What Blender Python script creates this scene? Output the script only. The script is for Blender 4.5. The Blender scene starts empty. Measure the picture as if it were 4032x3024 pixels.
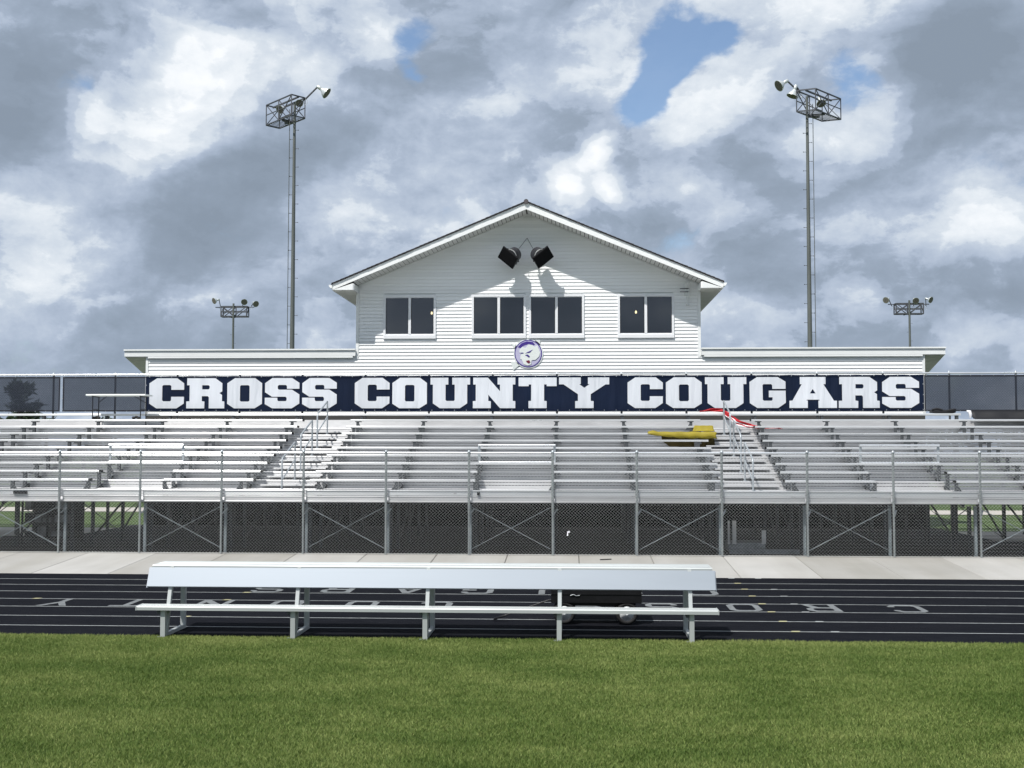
import bpy, math, random
import numpy as np
from mathutils import Vector, Matrix
from mathutils.geometry import tessellate_polygon
random.seed(7); rng = np.random.default_rng(11)
scene = bpy.context.scene
col = scene.collection

# ------------------------------------------------------------------ camera
FPX, CAM_H, YAW, PITCH, ROLL = 4650.0, 2.61, .0505, math.atan(248 / 4650), .0010
_f = Vector((-math.sin(YAW) * math.cos(PITCH), math.cos(YAW) * math.cos(PITCH), math.sin(PITCH)))
_r = Vector((math.cos(YAW), math.sin(YAW), 0)); _u = _r.cross(_f)
_r2 = _r * math.cos(ROLL) + _u * math.sin(ROLL); _u2 = _u * math.cos(ROLL) - _r * math.sin(ROLL)
CAM = Vector((0, 0, CAM_H))
cd = bpy.data.cameras.new('camera'); co = bpy.data.objects.new('camera', cd); col.objects.link(co)
cd.sensor_width = 36; cd.lens = 36 * FPX / 4032; cd.clip_start = .1; cd.clip_end = 9000
co.matrix_world = Matrix(((_r2.x, _u2.x, -_f.x, 0), (_r2.y, _u2.y, -_f.y, 0), (_r2.z, _u2.z, -_f.z, CAM_H), (0, 0, 0, 1)))
scene.camera = co

def ray(x, y):
    return _r2 * ((x - 2016) / FPX) + _u2 * ((1512 - y) / FPX) + _f
def at(x, y, Y):                      # photo pixel (4032 wide) -> point on the plane at depth Y
    d = ray(x, y); return CAM + d * (Y / d.y)
def atz(x, y, s=0.0, y0=0.0, z0=0.0):   # photo pixel -> point on the ground z = z0 + s (Y - y0)
    d = ray(x, y); t = (CAM_H + s * y0 - z0) / (s * d.y - d.z); return CAM + d * t

# ------------------------------------------------------------------ sky, sun, exposure
TO_SUN = Vector((-.56, -.85, 1.63)).normalized()
def build_world():
    w = bpy.data.worlds.new('World'); scene.world = w; w.use_nodes = True
    nt = w.node_tree; nt.nodes.clear(); N = nt.nodes.new; L = nt.links.new
    out = N('ShaderNodeOutputWorld')
    sky = N('ShaderNodeTexSky'); sky.sky_type = 'NISHITA'; sky.sun_disc = False
    sky.sun_elevation = math.asin(TO_SUN.z); sky.sun_rotation = math.atan2(TO_SUN.x, TO_SUN.y)
    sky.air_density = 1.0; sky.dust_density = .6; sky.ozone_density = 2.2
    bsky = N('ShaderNodeBackground'); bsky.inputs['Strength'].default_value = .122; L(sky.outputs[0], bsky.inputs[0])
    geo = N('ShaderNodeTexCoord')
    def m(op, a, b=None, clamp=False):
        n = N('ShaderNodeMath'); n.operation = op; n.use_clamp = clamp
        for i, v in enumerate((a, b)):
            if v is None: continue
            if isinstance(v, (int, float)): n.inputs[i].default_value = v
            else: L(v, n.inputs[i])
        return n.outputs[0]
    def vm(op, a, b=None, s=None):
        n = N('ShaderNodeVectorMath'); n.operation = op
        if isinstance(a, (tuple, Vector)): n.inputs[0].default_value = a
        else: L(a, n.inputs[0])
        if b is not None:
            if isinstance(b, (tuple, Vector)): n.inputs[1].default_value = b
            else: L(b, n.inputs[1])
        if s is not None: n.inputs['Scale'].default_value = s
        return n
    def noise(vec, scale, detail=6, rough=.55, dist=0.0, lac=2.0, out='Fac'):
        n = N('ShaderNodeTexNoise'); n.inputs['Scale'].default_value = scale; n.inputs['Detail'].default_value = detail
        n.inputs['Roughness'].default_value = rough; n.inputs['Distortion'].default_value = dist
        L(vec, n.inputs['Vector']); return n.outputs[out]
    def ramp(v, lo, hi, smooth=True):
        n = N('ShaderNodeMapRange'); n.interpolation_type = 'SMOOTHSTEP' if smooth else 'LINEAR'
        n.inputs['From Min'].default_value = lo; n.inputs['From Max'].default_value = hi
        L(v, n.inputs['Value']); return n.outputs[0]
    d0 = geo.outputs['Generated']
    d = vm('MULTIPLY', d0, (1.0, 1.0, 1.55)).outputs[0]         # clouds a little flattened
    # warped direction, so that everything below has billowing edges
    wn = noise(d, 6.0, 5, .58, 0, out='Color')
    wc = vm('SUBTRACT', wn, (.5, .5, .5)).outputs[0]
    wv = vm('SCALE', wc, s=.085).outputs[0]; wv2 = vm('SCALE', wc, s=.045).outputs[0]
    dw = vm('ADD', d0, wv).outputs[0]
    def blobs(lst):
        acc = None
        for (px, py, rad, wt) in lst:            # rad in photo pixels of the 2212-wide view
            c = ray(px * 1.8228, py * 1.8228).normalized(); sg = rad * 1.8228 / FPX
            dist = vm('DISTANCE', dw, c).outputs['Value']
            n = N('ShaderNodeMapRange'); n.interpolation_type = 'SMOOTHSTEP'
            n.inputs['From Min'].default_value = sg * 1.55; n.inputs['From Max'].default_value = 0
            n.inputs['To Min'].default_value = 0; n.inputs['To Max'].default_value = wt
            L(dist, n.inputs['Value'])
            if lst[0][3] < .9 and wt > 0: n.inputs['To Max'].default_value = wt * 1.25
            acc = n.outputs[0] if acc is None else m('ADD', acc, n.outputs[0])
        return acc
    bright = blobs([(300, 290, 110, .26), (440, 170, 120, .34), (560, 110, 70, .16), (660, 60, 110, .22), (840, 70, 75, .34), (170, 260, 60, .26),
                    (60, 440, 90, .10), (90, 560, 100, .14), (1300, 330, 42, .42), (1230, 400, 55, .36), (1330, 410, 40, .36),
                    (1010, 440, 36, .14), (960, 480, 50, .08), (1070, 200, 70, .14), (1490, 290, 80, .24), (1610, 250, 70, .16), (1560, 470, 80, .20),
                    (1890, 240, 90, .24), (2130, 500, 100, .16), (1850, 655, 40, .12), (1800, 640, 60, .05), (2030, 724, 60, .12), (2120, 700, 50, .08), (700, 725, 60, .14), (640, 745, 40, .10),
                    (900, 400, 80, .06), (1750, 330, 80, .12), (520, 660, 60, .10),
                    (90, 70, 170, -.20), (560, 60, 70, -.16), (440, 480, 150, -.26), (620, 440, 120, -.16), (230, 650, 150, -.14),
                    (1180, 130, 110, -.08), (1240, 250, 60, -.06), (2050, 80, 190, -.30), (1720, 60, 90, .06), (1650, 420, 110, -.16),
                    (1990, 560, 150, -.14), (1650, 640, 110, -.16), (800, 560, 100, -.10), (60, 330, 70, -.08), (2180, 660, 80, -.1)])
    hole = blobs([(1440, 95, 85, 1.0), (1530, 70, 60, .55), (1420, 180, 60, .75), (1390, 245, 60, .78), (1840, 180, 70, .58), (1480, 510, 100, .52),
                  (925, 60, 60, .62), (905, 120, 50, .5), (908, 165, 36, .45), (1560, 60, 50, .4), (160, 210, 50, .52), (1580, 100, 50, .35), (2010, 650, 40, .25), (620, 640, 30, .2)])
    p0 = vm('ADD', d, wv2).outputs[0]
    big = noise(d, 2.4, 3, .5)
    low = noise(p0, 4.6, 2, .45)
    low2 = noise(vm('ADD', p0, (-.012, -.010, .055)).outputs[0], 4.6, 2, .45)
    edge = noise(p0, 8.5, 9, .61)                                            # ragged cumulus outlines
    edge2 = noise(vm('ADD', p0, (-.004, -.004, .012)).outputs[0], 8.5, 8, .60)
    # light from above and the left: each field against itself a little towards the sun
    rel = m('ADD', m('MULTIPLY', m('SUBTRACT', low, low2), 1.35), m('MULTIPLY', m('SUBTRACT', edge, edge2), .95))
    dens = m('ADD', m('ADD', m('MULTIPLY', m('SUBTRACT', edge, .5), 1.15), m('MULTIPLY', m('SUBTRACT', low, .5), .9)), m('MULTIPLY', bright, 1.0))
    b = m('ADD', m('MULTIPLY', m('SUBTRACT', big, .5), .3), rel)
    b = m('ADD', b, m('MULTIPLY', bright, .72))
    for lo, hi, wt in ((-.26, -.12, .08), (-.02, .045, .10), (.14, .195, .09), (.30, .355, .08), (.46, .52, .05)):   # cloud banks standing one in front of the other
        b = m('ADD', b, m('MULTIPLY', ramp(dens, lo, hi), wt))
    b = m('ADD', b, .30)
    cr = N('ShaderNodeValToRGB'); cr.color_ramp.interpolation = 'B_SPLINE'; e = cr.color_ramp.elements
    e[0].position = .06; e[0].color = (.228, .280, .352, 1); e[1].position = 1.0; e[1].color = (.90, .915, .935, 1)
    for p, c in ((.30, (.285, .348, .440, 1)), (.46, (.400, .472, .595, 1)), (.62, (.545, .610, .690, 1)), (.80, (.74, .785, .83, 1))):
        k = e.new(p); k.color = c
    L(b, cr.inputs[0])
    # openings in the cloud
    h = m('SUBTRACT', m('SUBTRACT', m('MULTIPLY', hole, 1.6), .30), m('MULTIPLY', m('SUBTRACT', edge, .5), 3.2))
    mask = m('MULTIPLY', ramp(h, .16, .78), .94)
    bcl = N('ShaderNodeBackground'); bcl.inputs['Strength'].default_value = .96; L(cr.outputs[0], bcl.inputs[0])
    mix = N('ShaderNodeMixShader'); L(mask, mix.inputs[0]); L(bcl.outputs[0], mix.inputs[1]); L(bsky.outputs[0], mix.inputs[2])
    L(mix.outputs[0], out.inputs[0])
build_world()
sl = bpy.data.lights.new('sun', 'SUN'); sl.energy = 4.4; sl.angle = math.radians(.53); sl.color = (1, .97, .925)
so = bpy.data.objects.new('sun', sl); col.objects.link(so)
so.rotation_euler = TO_SUN.to_track_quat('Z', 'Y').to_euler(); so.location = TO_SUN * 100
vs = scene.view_settings; vs.view_transform = 'Standard'; vs.look = 'None'; vs.exposure = .25; vs.gamma = 1

# ------------------------------------------------------------------ materials
M = {}
def pm(name, base, rough=.6, metal=0.0, var=.10, scale=3.0, bump=0.0, bscale=60.0, spec=.4, stretch=(1, 1, 1), emit=None, base2=None, aniso=0.0, rnd=.05):
    m = bpy.data.materials.new(name); m.use_nodes = True; nt = m.node_tree; N = nt.nodes.new; L = nt.links.new
    p = nt.nodes['Principled BSDF']; p.inputs['Roughness'].default_value = rough; p.inputs['Metallic'].default_value = metal
    p.inputs['Specular IOR Level'].default_value = spec
    g = N('ShaderNodeNewGeometry'); mp = N('ShaderNodeMapping'); mp.inputs['Scale'].default_value = stretch; L(g.outputs['Position'], mp.inputs['Vector'])
    n = N('ShaderNodeTexNoise'); n.inputs['Scale'].default_value = scale; n.inputs['Detail'].default_value = 6; n.inputs['Roughness'].default_value = .6
    L(mp.outputs[0], n.inputs['Vector'])
    r = N('ShaderNodeValToRGB'); e = r.color_ramp.elements; e[0].position = .3; e[1].position = .7
    b2 = base2 or tuple(c * (1 - var) for c in base); b1 = base if base2 else tuple(min(1, c * (1 + var)) for c in base)
    e[0].color = (*b2, 1); e[1].color = (*b1, 1); L(n.outputs['Fac'], r.inputs[0])
    oi = N('ShaderNodeObjectInfo'); rv = N('ShaderNodeMapRange'); rv.inputs['To Min'].default_value = 1 - rnd; rv.inputs['To Max'].default_value = 1 + rnd * .6; L(oi.outputs['Random'], rv.inputs['Value'])
    rm_ = N('ShaderNodeVectorMath'); rm_.operation = 'SCALE'; L(r.outputs[0], rm_.inputs[0]); L(rv.outputs[0], rm_.inputs['Scale']); L(rm_.outputs[0], p.inputs['Base Color'])   # no two pieces quite the same shade
    rr = N('ShaderNodeMapRange'); rr.inputs['To Min'].default_value = max(.03, rough - .08); rr.inputs['To Max'].default_value = min(1, rough + .08)
    L(n.outputs['Fac'], rr.inputs['Value']); L(rr.outputs[0], p.inputs['Roughness'])
    if bump:
        n2 = N('ShaderNodeTexNoise'); n2.inputs['Scale'].default_value = bscale; n2.inputs['Detail'].default_value = 4; L(mp.outputs[0], n2.inputs['Vector'])
        bm = N('ShaderNodeBump'); bm.inputs['Strength'].default_value = bump; bm.inputs['Distance'].default_value = .01
        L(n2.outputs['Fac'], bm.inputs['Height']); L(bm.outputs[0], p.inputs['Normal'])
    if emit:
        p.inputs['Emission Color'].default_value = (*emit[0], 1); p.inputs['Emission Strength'].default_value = emit[1]
    if aniso:
        p.inputs['Anisotropic'].default_value = aniso; p.inputs['Anisotropic Rotation'].default_value = .25
        tv = N('ShaderNodeCombineXYZ'); tv.inputs[0].default_value = 1; L(tv.outputs[0], p.inputs['Tangent'])
    M[name] = m; return m
pm('alu', (.68, .685, .685), .30, .50, .07, 1.3, stretch=(.5, 3, 3), aniso=.9, rnd=.07)
pm('alu_deck', (.555, .555, .56), .40, .30, .12, 1.6, stretch=(.5, 2, 2), aniso=.85, rnd=.08)
pm('alu_bright', (.86, .87, .88), .28, .75, .04, 2.0)
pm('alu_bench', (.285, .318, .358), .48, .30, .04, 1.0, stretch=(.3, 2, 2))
pm('alu_leg', (.46, .485, .48), .5, .3, .05, 1.0)
pm('galv_post', (.31, .335, .335), .55, .35, .14, 9.0)
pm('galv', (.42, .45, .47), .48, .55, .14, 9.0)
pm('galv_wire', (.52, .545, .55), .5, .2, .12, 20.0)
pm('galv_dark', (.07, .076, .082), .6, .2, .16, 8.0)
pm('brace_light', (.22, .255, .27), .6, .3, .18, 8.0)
pm('brace_shaded', (.035, .04, .045), .55, .35, .18, 8.0)  # same steel as brace_light, with the shade under the decks painted in
pm('vinyl', (.86, .87, .87), .42, 0, .025, .9, stretch=(.25, 1, 3), spec=.35)
pm('trim', (.83, .845, .84), .4, 0, .03, 1.5, spec=.35)
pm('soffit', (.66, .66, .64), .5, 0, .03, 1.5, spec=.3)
pm('frame_vinyl', (.80, .81, .83), .35, 0, .02, 2)
pm('shingle', (.105, .096, .10), .9, 0, .3, 14, spec=.2)
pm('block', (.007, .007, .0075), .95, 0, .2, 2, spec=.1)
pm('band_grey', (.070, .070, .068), .9, 0, .1, 2)
pm('interior', (.16, .155, .15), .9, 0, .1, 2)
pm('black_plastic', (.010, .010, .012), .55, 0, .2, 9, spec=.3)
pm('speaker_drum', (.028, .028, .034), .42, 0, .15, 9, spec=.5)
pm('grille', (.007, .007, .008), .8, 0, .2, 60, spec=.1)
pm('track', (.0105, .0115, .0150), .95, 0, .40, 4.5, .5, 220, .05, stretch=(.45, 1.6, 1), base2=(.0050, .0056, .0085))
pm('paint', (.27, .285, .285), .75, 0, .22, 9, .2, 200, .25)
pm('paint_worn', (.155, .165, .17), .8, 0, .30, 16, .2, 200, .2)
pm('paint_yellow', (.36, .34, .20), .75, 0, .15, 9)
pm('gravel', (.020, .020, .020), .95, 0, .4, 40, .6, 90, .2)
pm('soil', (.050, .075, .020), .95, 0, .35, 18, .5, 60, .1)
pm('farlawn', (.058, .088, .030), .95, 0, .25, 1.3, .3, 40, .1)
pm('path_concrete', (.42, .39, .35), .85, 0, .08, 1.2)
pm('banner_navy', (.0045, .0105, .030), .65, 0, .18, .8, spec=.16)
pm('banner_white', (.62, .645, .69), .55, 0, .03, .8, spec=.3)
pm('hem', (.008, .009, .016), .7, 0, .1, 4)
pm('white_plastic', (.82, .84, .80), .45, 0, .03, 4)
pm('table_leg', (.018, .02, .025), .5, 0, .2, 6)
pm('tarp_yellow', (.27, .215, .018), .62, 0, .12, 3, .12, 14, .3)
pm('tarp_shaded', (.060, .046, .010), .8, 0, .2, 6)  # copy of the yellow tarp, darkened to carry the shade below the seat
pm('red_cloth', (.42, .010, .018), .6, 0, .15, 4)
pm('white_cloth', (.74, .74, .76), .7, 0, .05, 4)
pm('black_tarp', (.010, .010, .012), .6, 0, .25, 4, .3, 9, .35)
pm('rubber', (.012, .012, .013), .8, 0, .2, 20)
pm('wagon_black', (.011, .011, .013), .4, .2, .2, 10)
pm('rim_white', (.78, .81, .82), .4, 0, .10, 12)
pm('pole_steel', (.14, .152, .145), .6, .35, .18, 2.0, stretch=(2, 2, .3))
pm('cage_steel', (.10, .105, .12), .6, .4, .2, 3)
pm('lamp_alu', (.66, .69, .68), .38, .5, .06, 5)
pm('lamp_glass', (.20, .185, .165), .7, 0, .2, 8, spec=.05)
pm('purple', (.055, .028, .24), .5, 0, .08, 4)
pm('lilac', (.50, .48, .66), .5, 0, .06, 4)
pm('emblem_white', (.76, .80, .78), .5, 0, .03, 4)
pm('mouth_red', (.16, .02, .05), .5, 0, .05, 4)
pm('bark', (.08, .06, .045), .95, 0, .3, 10, .5, 30)
pm('needles', (.030, .052, .024), .9, 0, .4, 2.2)
pm('leaves_far', (.035, .060, .022), .9, 0, .4, .7)
pm('wood_pale', (.55, .55, .54), .8, 0, .08, 6)
pm('rack_grey', (.22, .23, .24), .6, .2, .3, 7)
pm('bulb', (1, .9, .7), .5, emit=((1, .72, .36), 9.0))

def concrete():
    m = pm('concrete', (.36, .352, .332), .9, 0, .06, .8, .15, 160, .2)
    nt = m.node_tree; N = nt.nodes.new; L = nt.links.new; p = nt.nodes['Principled BSDF']
    g = N('ShaderNodeNewGeometry'); mp = N('ShaderNodeMapping'); mp.inputs['Scale'].default_value = (1.2, .12, 1); mp.inputs['Rotation'].default_value = (0, 0, .25)
    L(g.outputs['Position'], mp.inputs[0])
    n = N('ShaderNodeTexNoise'); n.inputs['Scale'].default_value = 1.4; n.inputs['Detail'].default_value = 5; L(mp.outputs[0], n.inputs['Vector'])
    oi = N('ShaderNodeObjectInfo')
    ad = N('ShaderNodeMath'); ad.operation = 'MULTIPLY_ADD'; ad.inputs[1].default_value = .35; L(oi.outputs['Random'], ad.inputs[0]); L(n.outputs['Fac'], ad.inputs[2])
    r = N('ShaderNodeValToRGB'); e = r.color_ramp.elements; e[0].position = .35; e[0].color = (.82, .81, .78, 1); e[1].position = .95; e[1].color = (1.05, 1.05, 1.06, 1)
    L(ad.outputs[0], r.inputs[0])
    old = p.inputs['Base Color'].links[0].from_socket
    mx = N('ShaderNodeMix'); mx.data_type = 'RGBA'; mx.blend_type = 'MULTIPLY'; mx.inputs[0].default_value = 1
    L(old, mx.inputs[6]); L(r.outputs[0], mx.inputs[7]); L(mx.outputs[2], p.inputs['Base Color'])
concrete()
def wrinkle(name):                     # cloth folds on the banner: slanting soft ridges
    nt = M[name].node_tree; N = nt.nodes.new; L = nt.links.new; p = nt.nodes['Principled BSDF']
    g = N('ShaderNodeNewGeometry'); mp = N('ShaderNodeMapping'); mp.inputs['Rotation'].default_value = (0, .75, 0); mp.inputs['Scale'].default_value = (2.4, 1, .35)
    L(g.outputs['Position'], mp.inputs[0])
    n = N('ShaderNodeTexNoise'); n.inputs['Scale'].default_value = 1.5; n.inputs['Detail'].default_value = 3.5; n.inputs['Distortion'].default_value = .4; L(mp.outputs[0], n.inputs['Vector'])
    mp2 = N('ShaderNodeMapping'); mp2.inputs['Scale'].default_value = (1.6, 1, .15); L(g.outputs['Position'], mp2.inputs[0])
    n2 = N('ShaderNodeTexNoise'); n2.inputs['Scale'].default_value = 1.9; n2.inputs['Detail'].default_value = 2; L(mp2.outputs[0], n2.inputs['Vector'])
    ad = N('ShaderNodeMath'); ad.operation = 'ADD'; L(n.outputs['Fac'], ad.inputs[0]); L(n2.outputs['Fac'], ad.inputs[1])
    b = N('ShaderNodeBump'); b.inputs['Strength'].default_value = .7; b.inputs['Distance'].default_value = .07
    L(ad.outputs[0], b.inputs['Height']); L(b.outputs[0], p.inputs['Normal'])
wrinkle('banner_navy'); wrinkle('banner_white')

def screen_mat():                      # see-through woven windscreen
    m = bpy.data.materials.new('windscreen'); m.use_nodes = True; nt = m.node_tree; N = nt.nodes.new; L = nt.links.new
    p = nt.nodes['Principled BSDF']; p.inputs['Base Color'].default_value = (.032, .038, .052, 1); p.inputs['Roughness'].default_value = .9; p.inputs['Specular IOR Level'].default_value = .1
    t = N('ShaderNodeBsdfTransparent'); mx = N('ShaderNodeMixShader')
    g = N('ShaderNodeNewGeometry'); n = N('ShaderNodeTexNoise'); n.inputs['Scale'].default_value = 1.1; L(g.outputs['Position'], n.inputs['Vector'])
    mr = N('ShaderNodeMapRange'); mr.inputs['To Min'].default_value = .76; mr.inputs['To Max'].default_value = .86; L(n.outputs['Fac'], mr.inputs['Value'])
    L(mr.outputs[0], mx.inputs[0]); L(t.outputs[0], mx.inputs[1]); L(p.outputs[0], mx.inputs[2]); L(mx.outputs[0], nt.nodes['Material Output'].inputs[0]); M['windscreen'] = m
screen_mat()
def glass_mat():
    m = bpy.data.materials.new('glass'); m.use_nodes = True; nt = m.node_tree; nt.nodes.remove(nt.nodes['Principled BSDF']); N = nt.nodes.new; L = nt.links.new
    t = N('ShaderNodeBsdfTransparent'); t.inputs[0].default_value = (.42, .45, .47, 1)
    gl = N('ShaderNodeBsdfGlossy'); gl.inputs['Roughness'].default_value = .04; gl.inputs[0].default_value = (.95, .97, 1, 1)
    fr = N('ShaderNodeFresnel'); fr.inputs[0].default_value = 1.85
    mx = N('ShaderNodeMixShader'); L(fr.outputs[0], mx.inputs[0]); L(t.outputs[0], mx.inputs[1]); L(gl.outputs[0], mx.inputs[2]); L(mx.outputs[0], nt.nodes['Material Output'].inputs[0]); M['glass'] = m
glass_mat()
def grass_mat():
    m = bpy.data.materials.new('grass_blade'); m.use_nodes = True; nt = m.node_tree; N = nt.nodes.new; L = nt.links.new
    p = nt.nodes['Principled BSDF']; p.inputs['Roughness'].default_value = .6; p.inputs['Specular IOR Level'].default_value = .22
    g = N('ShaderNodeNewGeometry')
    mp = N('ShaderNodeMapping'); mp.inputs['Scale'].default_value = (1, 1.6, 1); L(g.outputs['Position'], mp.inputs[0])
    n = N('ShaderNodeTexNoise'); n.inputs['Scale'].default_value = .75; n.inputs['Detail'].default_value = 6; n.inputs['Roughness'].default_value = .65; L(mp.outputs[0], n.inputs['Vector'])
    at_ = N('ShaderNodeAttribute'); at_.attribute_name = 'tone'
    n3 = N('ShaderNodeTexNoise'); n3.inputs['Scale'].default_value = .32; n3.inputs['Detail'].default_value = 3; L(mp.outputs[0], n3.inputs['Vector'])   # broad patches of lusher and drier turf
    pa = N('ShaderNodeMath'); pa.operation = 'MULTIPLY_ADD'; pa.inputs[1].default_value = .4; pa.inputs[2].default_value = -.2; L(n3.outputs['Fac'], pa.inputs[0])
    ps = N('ShaderNodeMath'); ps.operation = 'ADD'; L(pa.outputs[0], ps.inputs[0]); L(n.outputs['Fac'], ps.inputs[1])
    ad = N('ShaderNodeMath'); ad.operation = 'MULTIPLY_ADD'; ad.inputs[1].default_value = .55; L(at_.outputs['Fac'], ad.inputs[0]); L(ps.outputs[0], ad.inputs[2])
    r = N('ShaderNodeValToRGB'); e = r.color_ramp.elements
    e[0].position = .30; e[0].color = (.058, .106, .018, 1); e[1].position = 1.0; e[1].color = (.280, .325, .105, 1)
    for q, c in ((.55, (.100, .160, .032, 1)), (.78, (.160, .220, .055, 1))):
        k = e.new(q); k.color = c
    L(ad.outputs[0], r.inputs[0]); L(r.outputs[0], p.inputs['Base Color'])
    tr = N('ShaderNodeBsdfTranslucent'); L(r.outputs[0], tr.inputs[0]); mx = N('ShaderNodeMixShader'); mx.inputs[0].default_value = .28
    L(p.outputs[0], mx.inputs[1]); L(tr.outputs[0], mx.inputs[2]); L(mx.outputs[0], nt.nodes['Material Output'].inputs[0]); M['grass_blade'] = m
grass_mat()

# ------------------------------------------------------------------ mesh helpers
class MB:
    def __init__(s): s.v = []; s.f = []; s.m = []; s.sm = []
    def add(s, vs, fs, mi=0, smooth=False):
        o = len(s.v); s.v += [tuple(v) for v in vs]; s.f += [tuple(i + o for i in f) for f in fs]; s.m += [mi] * len(fs); s.sm += [smooth] * len(fs); return s
    def box(s, x0, x1, y0, y1, z0, z1, mi=0):
        vs = [(x, y, z) for z in (z0, z1) for y in (y0, y1) for x in (x0, x1)]
        return s.add(vs, [(0, 2, 3, 1), (4, 5, 7, 6), (0, 1, 5, 4), (2, 6, 7, 3), (0, 4, 6, 2), (1, 3, 7, 5)], mi)
    def obox(s, c, ax, ay, az, mi=0):            # centre, half-axes vectors
        c = Vector(c); ax, ay, az = Vector(ax), Vector(ay), Vector(az)
        vs = [c + ax * i + ay * j + az * k for k in (-1, 1) for j in (-1, 1) for i in (-1, 1)]
        return s.add(vs, [(0, 2, 3, 1), (4, 5, 7, 6), (0, 1, 5, 4), (2, 6, 7, 3), (0, 4, 6, 2), (1, 3, 7, 5)], mi)
    def bar(s, a, b, w, h=None, mi=0):           # square bar from a to b
        a, b = Vector(a), Vector(b); d = (b - a); l = d.length; d.normalize(); h = h or w
        ref = Vector((0, 0, 1)) if abs(d.z) < .9 else Vector((0, 1, 0))
        x = d.cross(ref).normalized(); y = x.cross(d)
        return s.obox((a + b) / 2, x * (w / 2), y * (h / 2), d * (l / 2), mi)
    def tube(s, pts, r, n=8, mi=0, caps=True, smooth=True):
        pts = [Vector(p) for p in pts]; rs = r if isinstance(r, (list, tuple)) else [r] * len(pts)
        rings = []; prev = None
        for i, p in enumerate(pts):
            t = (pts[min(i + 1, len(pts) - 1)] - pts[max(i - 1, 0)]).normalized()
            if prev is None:
                ref = Vector((0, 0, 1)) if abs(t.z) < .9 else Vector((0, 1, 0)); x = t.cross(ref).normalized()
            else: x = (prev - t * prev.dot(t)).normalized()
            prev = x; y = t.cross(x)
            rings.append([p + (x * math.cos(2 * math.pi * k / n) + y * math.sin(2 * math.pi * k / n)) * rs[i] for k in range(n)])
        vs = [v for q in rings for v in q]; fs = []
        for i in range(len(pts) - 1):
            for k in range(n): fs.append((i * n + k, i * n + (k + 1) % n, (i + 1) * n + (k + 1) % n, (i + 1) * n + k))
        s.add(vs, fs, mi, smooth)
        if caps: s.add(rings[0], [tuple(range(n))[::-1]], mi); s.add(rings[-1], [tuple(range(n))], mi)
        return s
    def prism(s, prof, x0, x1, mi=0):            # (y, z) outline run along x
        n = len(prof); vs = [(x0, y, z) for y, z in prof] + [(x1, y, z) for y, z in prof]
        fs = [(i, (i + 1) % n, n + (i + 1) % n, n + i) for i in range(n)] + [tuple(range(n))[::-1], tuple(range(n, 2 * n))]
        return s.add(vs, fs, mi)
    def poly(s, loops, to3, depth=None, mi=0):   # flat outline with holes; depth: offset vector for thickness
        pts = [p for l in loops for p in l]
        tri = tessellate_polygon([[Vector((x, y, 0)) for x, y in l] for l in loops])
        front = [Vector(to3(*p)) for p in pts]
        s.add(front, tri, mi)
        if depth is not None:
            back = [p + Vector(depth) for p in front]; s.add(back, [t[::-1] for t in tri], mi)
            o = 0
            for l in loops:
                n = len(l); vs = front[o:o + n] + back[o:o + n]
                s.add(vs, [(i, n + i, n + (i + 1) % n, (i + 1) % n) for i in range(n)], mi); o += n
        return s
    def mesh(s, name, mats):
        me = bpy.data.meshes.new(name); me.from_pydata(s.v, [], s.f); me.validate(verbose=False)
        for k in (mats if isinstance(mats, (list, tuple)) else [mats]): me.materials.append(M[k])
        if len(me.polygons) == len(s.m):
            me.polygons.foreach_set('material_index', s.m); me.polygons.foreach_set('use_smooth', s.sm)
        me.update(); return me
def link(name, me, parent=None, loc=None):
    o = bpy.data.objects.new(name, me); col.objects.link(o)
    if loc is not None: o.location = loc
    if parent is not None:
        o.parent = parent; o.matrix_parent_inverse = Matrix.Translation(world_loc(parent)).inverted()
    return o
def world_loc(o):
    v = Vector((0, 0, 0))
    # every object sits at an absolute location; parent inverses cancel the parents
    return o.location.copy() if o.parent is None else o.location.copy()
def part(name, mb, mats, parent=None, loc=None): return link(name, mb.mesh(name, mats), parent, loc)
def tag(o, label, cat, group=None):
    o['label'] = label; o['category'] = cat
    if group: o['group'] = group
    return o
def thing(name, label, cat, loc, group=None):
    o = bpy.data.objects.new(name, None); o.empty_display_size = .2; o.location = loc; col.objects.link(o); return tag(o, label, cat, group)
def structure(o): o['kind'] = 'structure'; return o

# ------------------------------------------------------------------ layout numbers (metres)
S, X0 = 1.848, -.42                    # frame spacing of the stand
COLS = [X0 + S * k for k in range(-12, 11)]
XL, XR = COLS[0] - .3, COLS[-1] + .3
YF = 26.1                              # front fence
PAD = .225                             # ground under the stand
def rowY(k): return 27.65 + .631 * k
def rowZ(k): return 1.846 + .191 * k
YB = 36.0                              # press box wall
BC = -1.355                            # its centre line
XTL, XTR = -6.63, 3.92
XWL, XWR = -13.2, 10.6

# ------------------------------------------------------------------ ground, track, concrete
def sheet(name, rows, x0, x1, mat, nx=1):  # rows: (Y, Z) list
    mb = MB(); n = len(rows); xs = [x0 + (x1 - x0) * i / nx for i in range(nx + 1)]
    vs = [(x, y, z) for y, z in rows for x in xs]; w = nx + 1
    mb.add(vs, [(j * w + i, j * w + i + 1, (j + 1) * w + i + 1, (j + 1) * w + i) for j in range(n - 1) for i in range(nx)])
    return part(name, mb, mat)
def trackz(y): return .010 * (y - 16.2)
structure(sheet('ground', [(-3000, -.02), (0, -.02), (16.0, -.02), (23.3, trackz(23.3) - .03), (26.1, .19), (33, .19), (60, .15), (300, -.5), (6000, -20)], -5000, 5000, 'farlawn'))
structure(sheet('grass_field', [(2, 0), (16.17, 0)], -40, 40, 'soil'))
tr = structure(sheet('running_track', [(16.172, .002), (23.32, trackz(23.32))], -60, 60, 'track', 8))
lane_y = [17.0, 17.91, 18.86, 19.74, 20.68, 21.585, 22.43]
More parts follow.
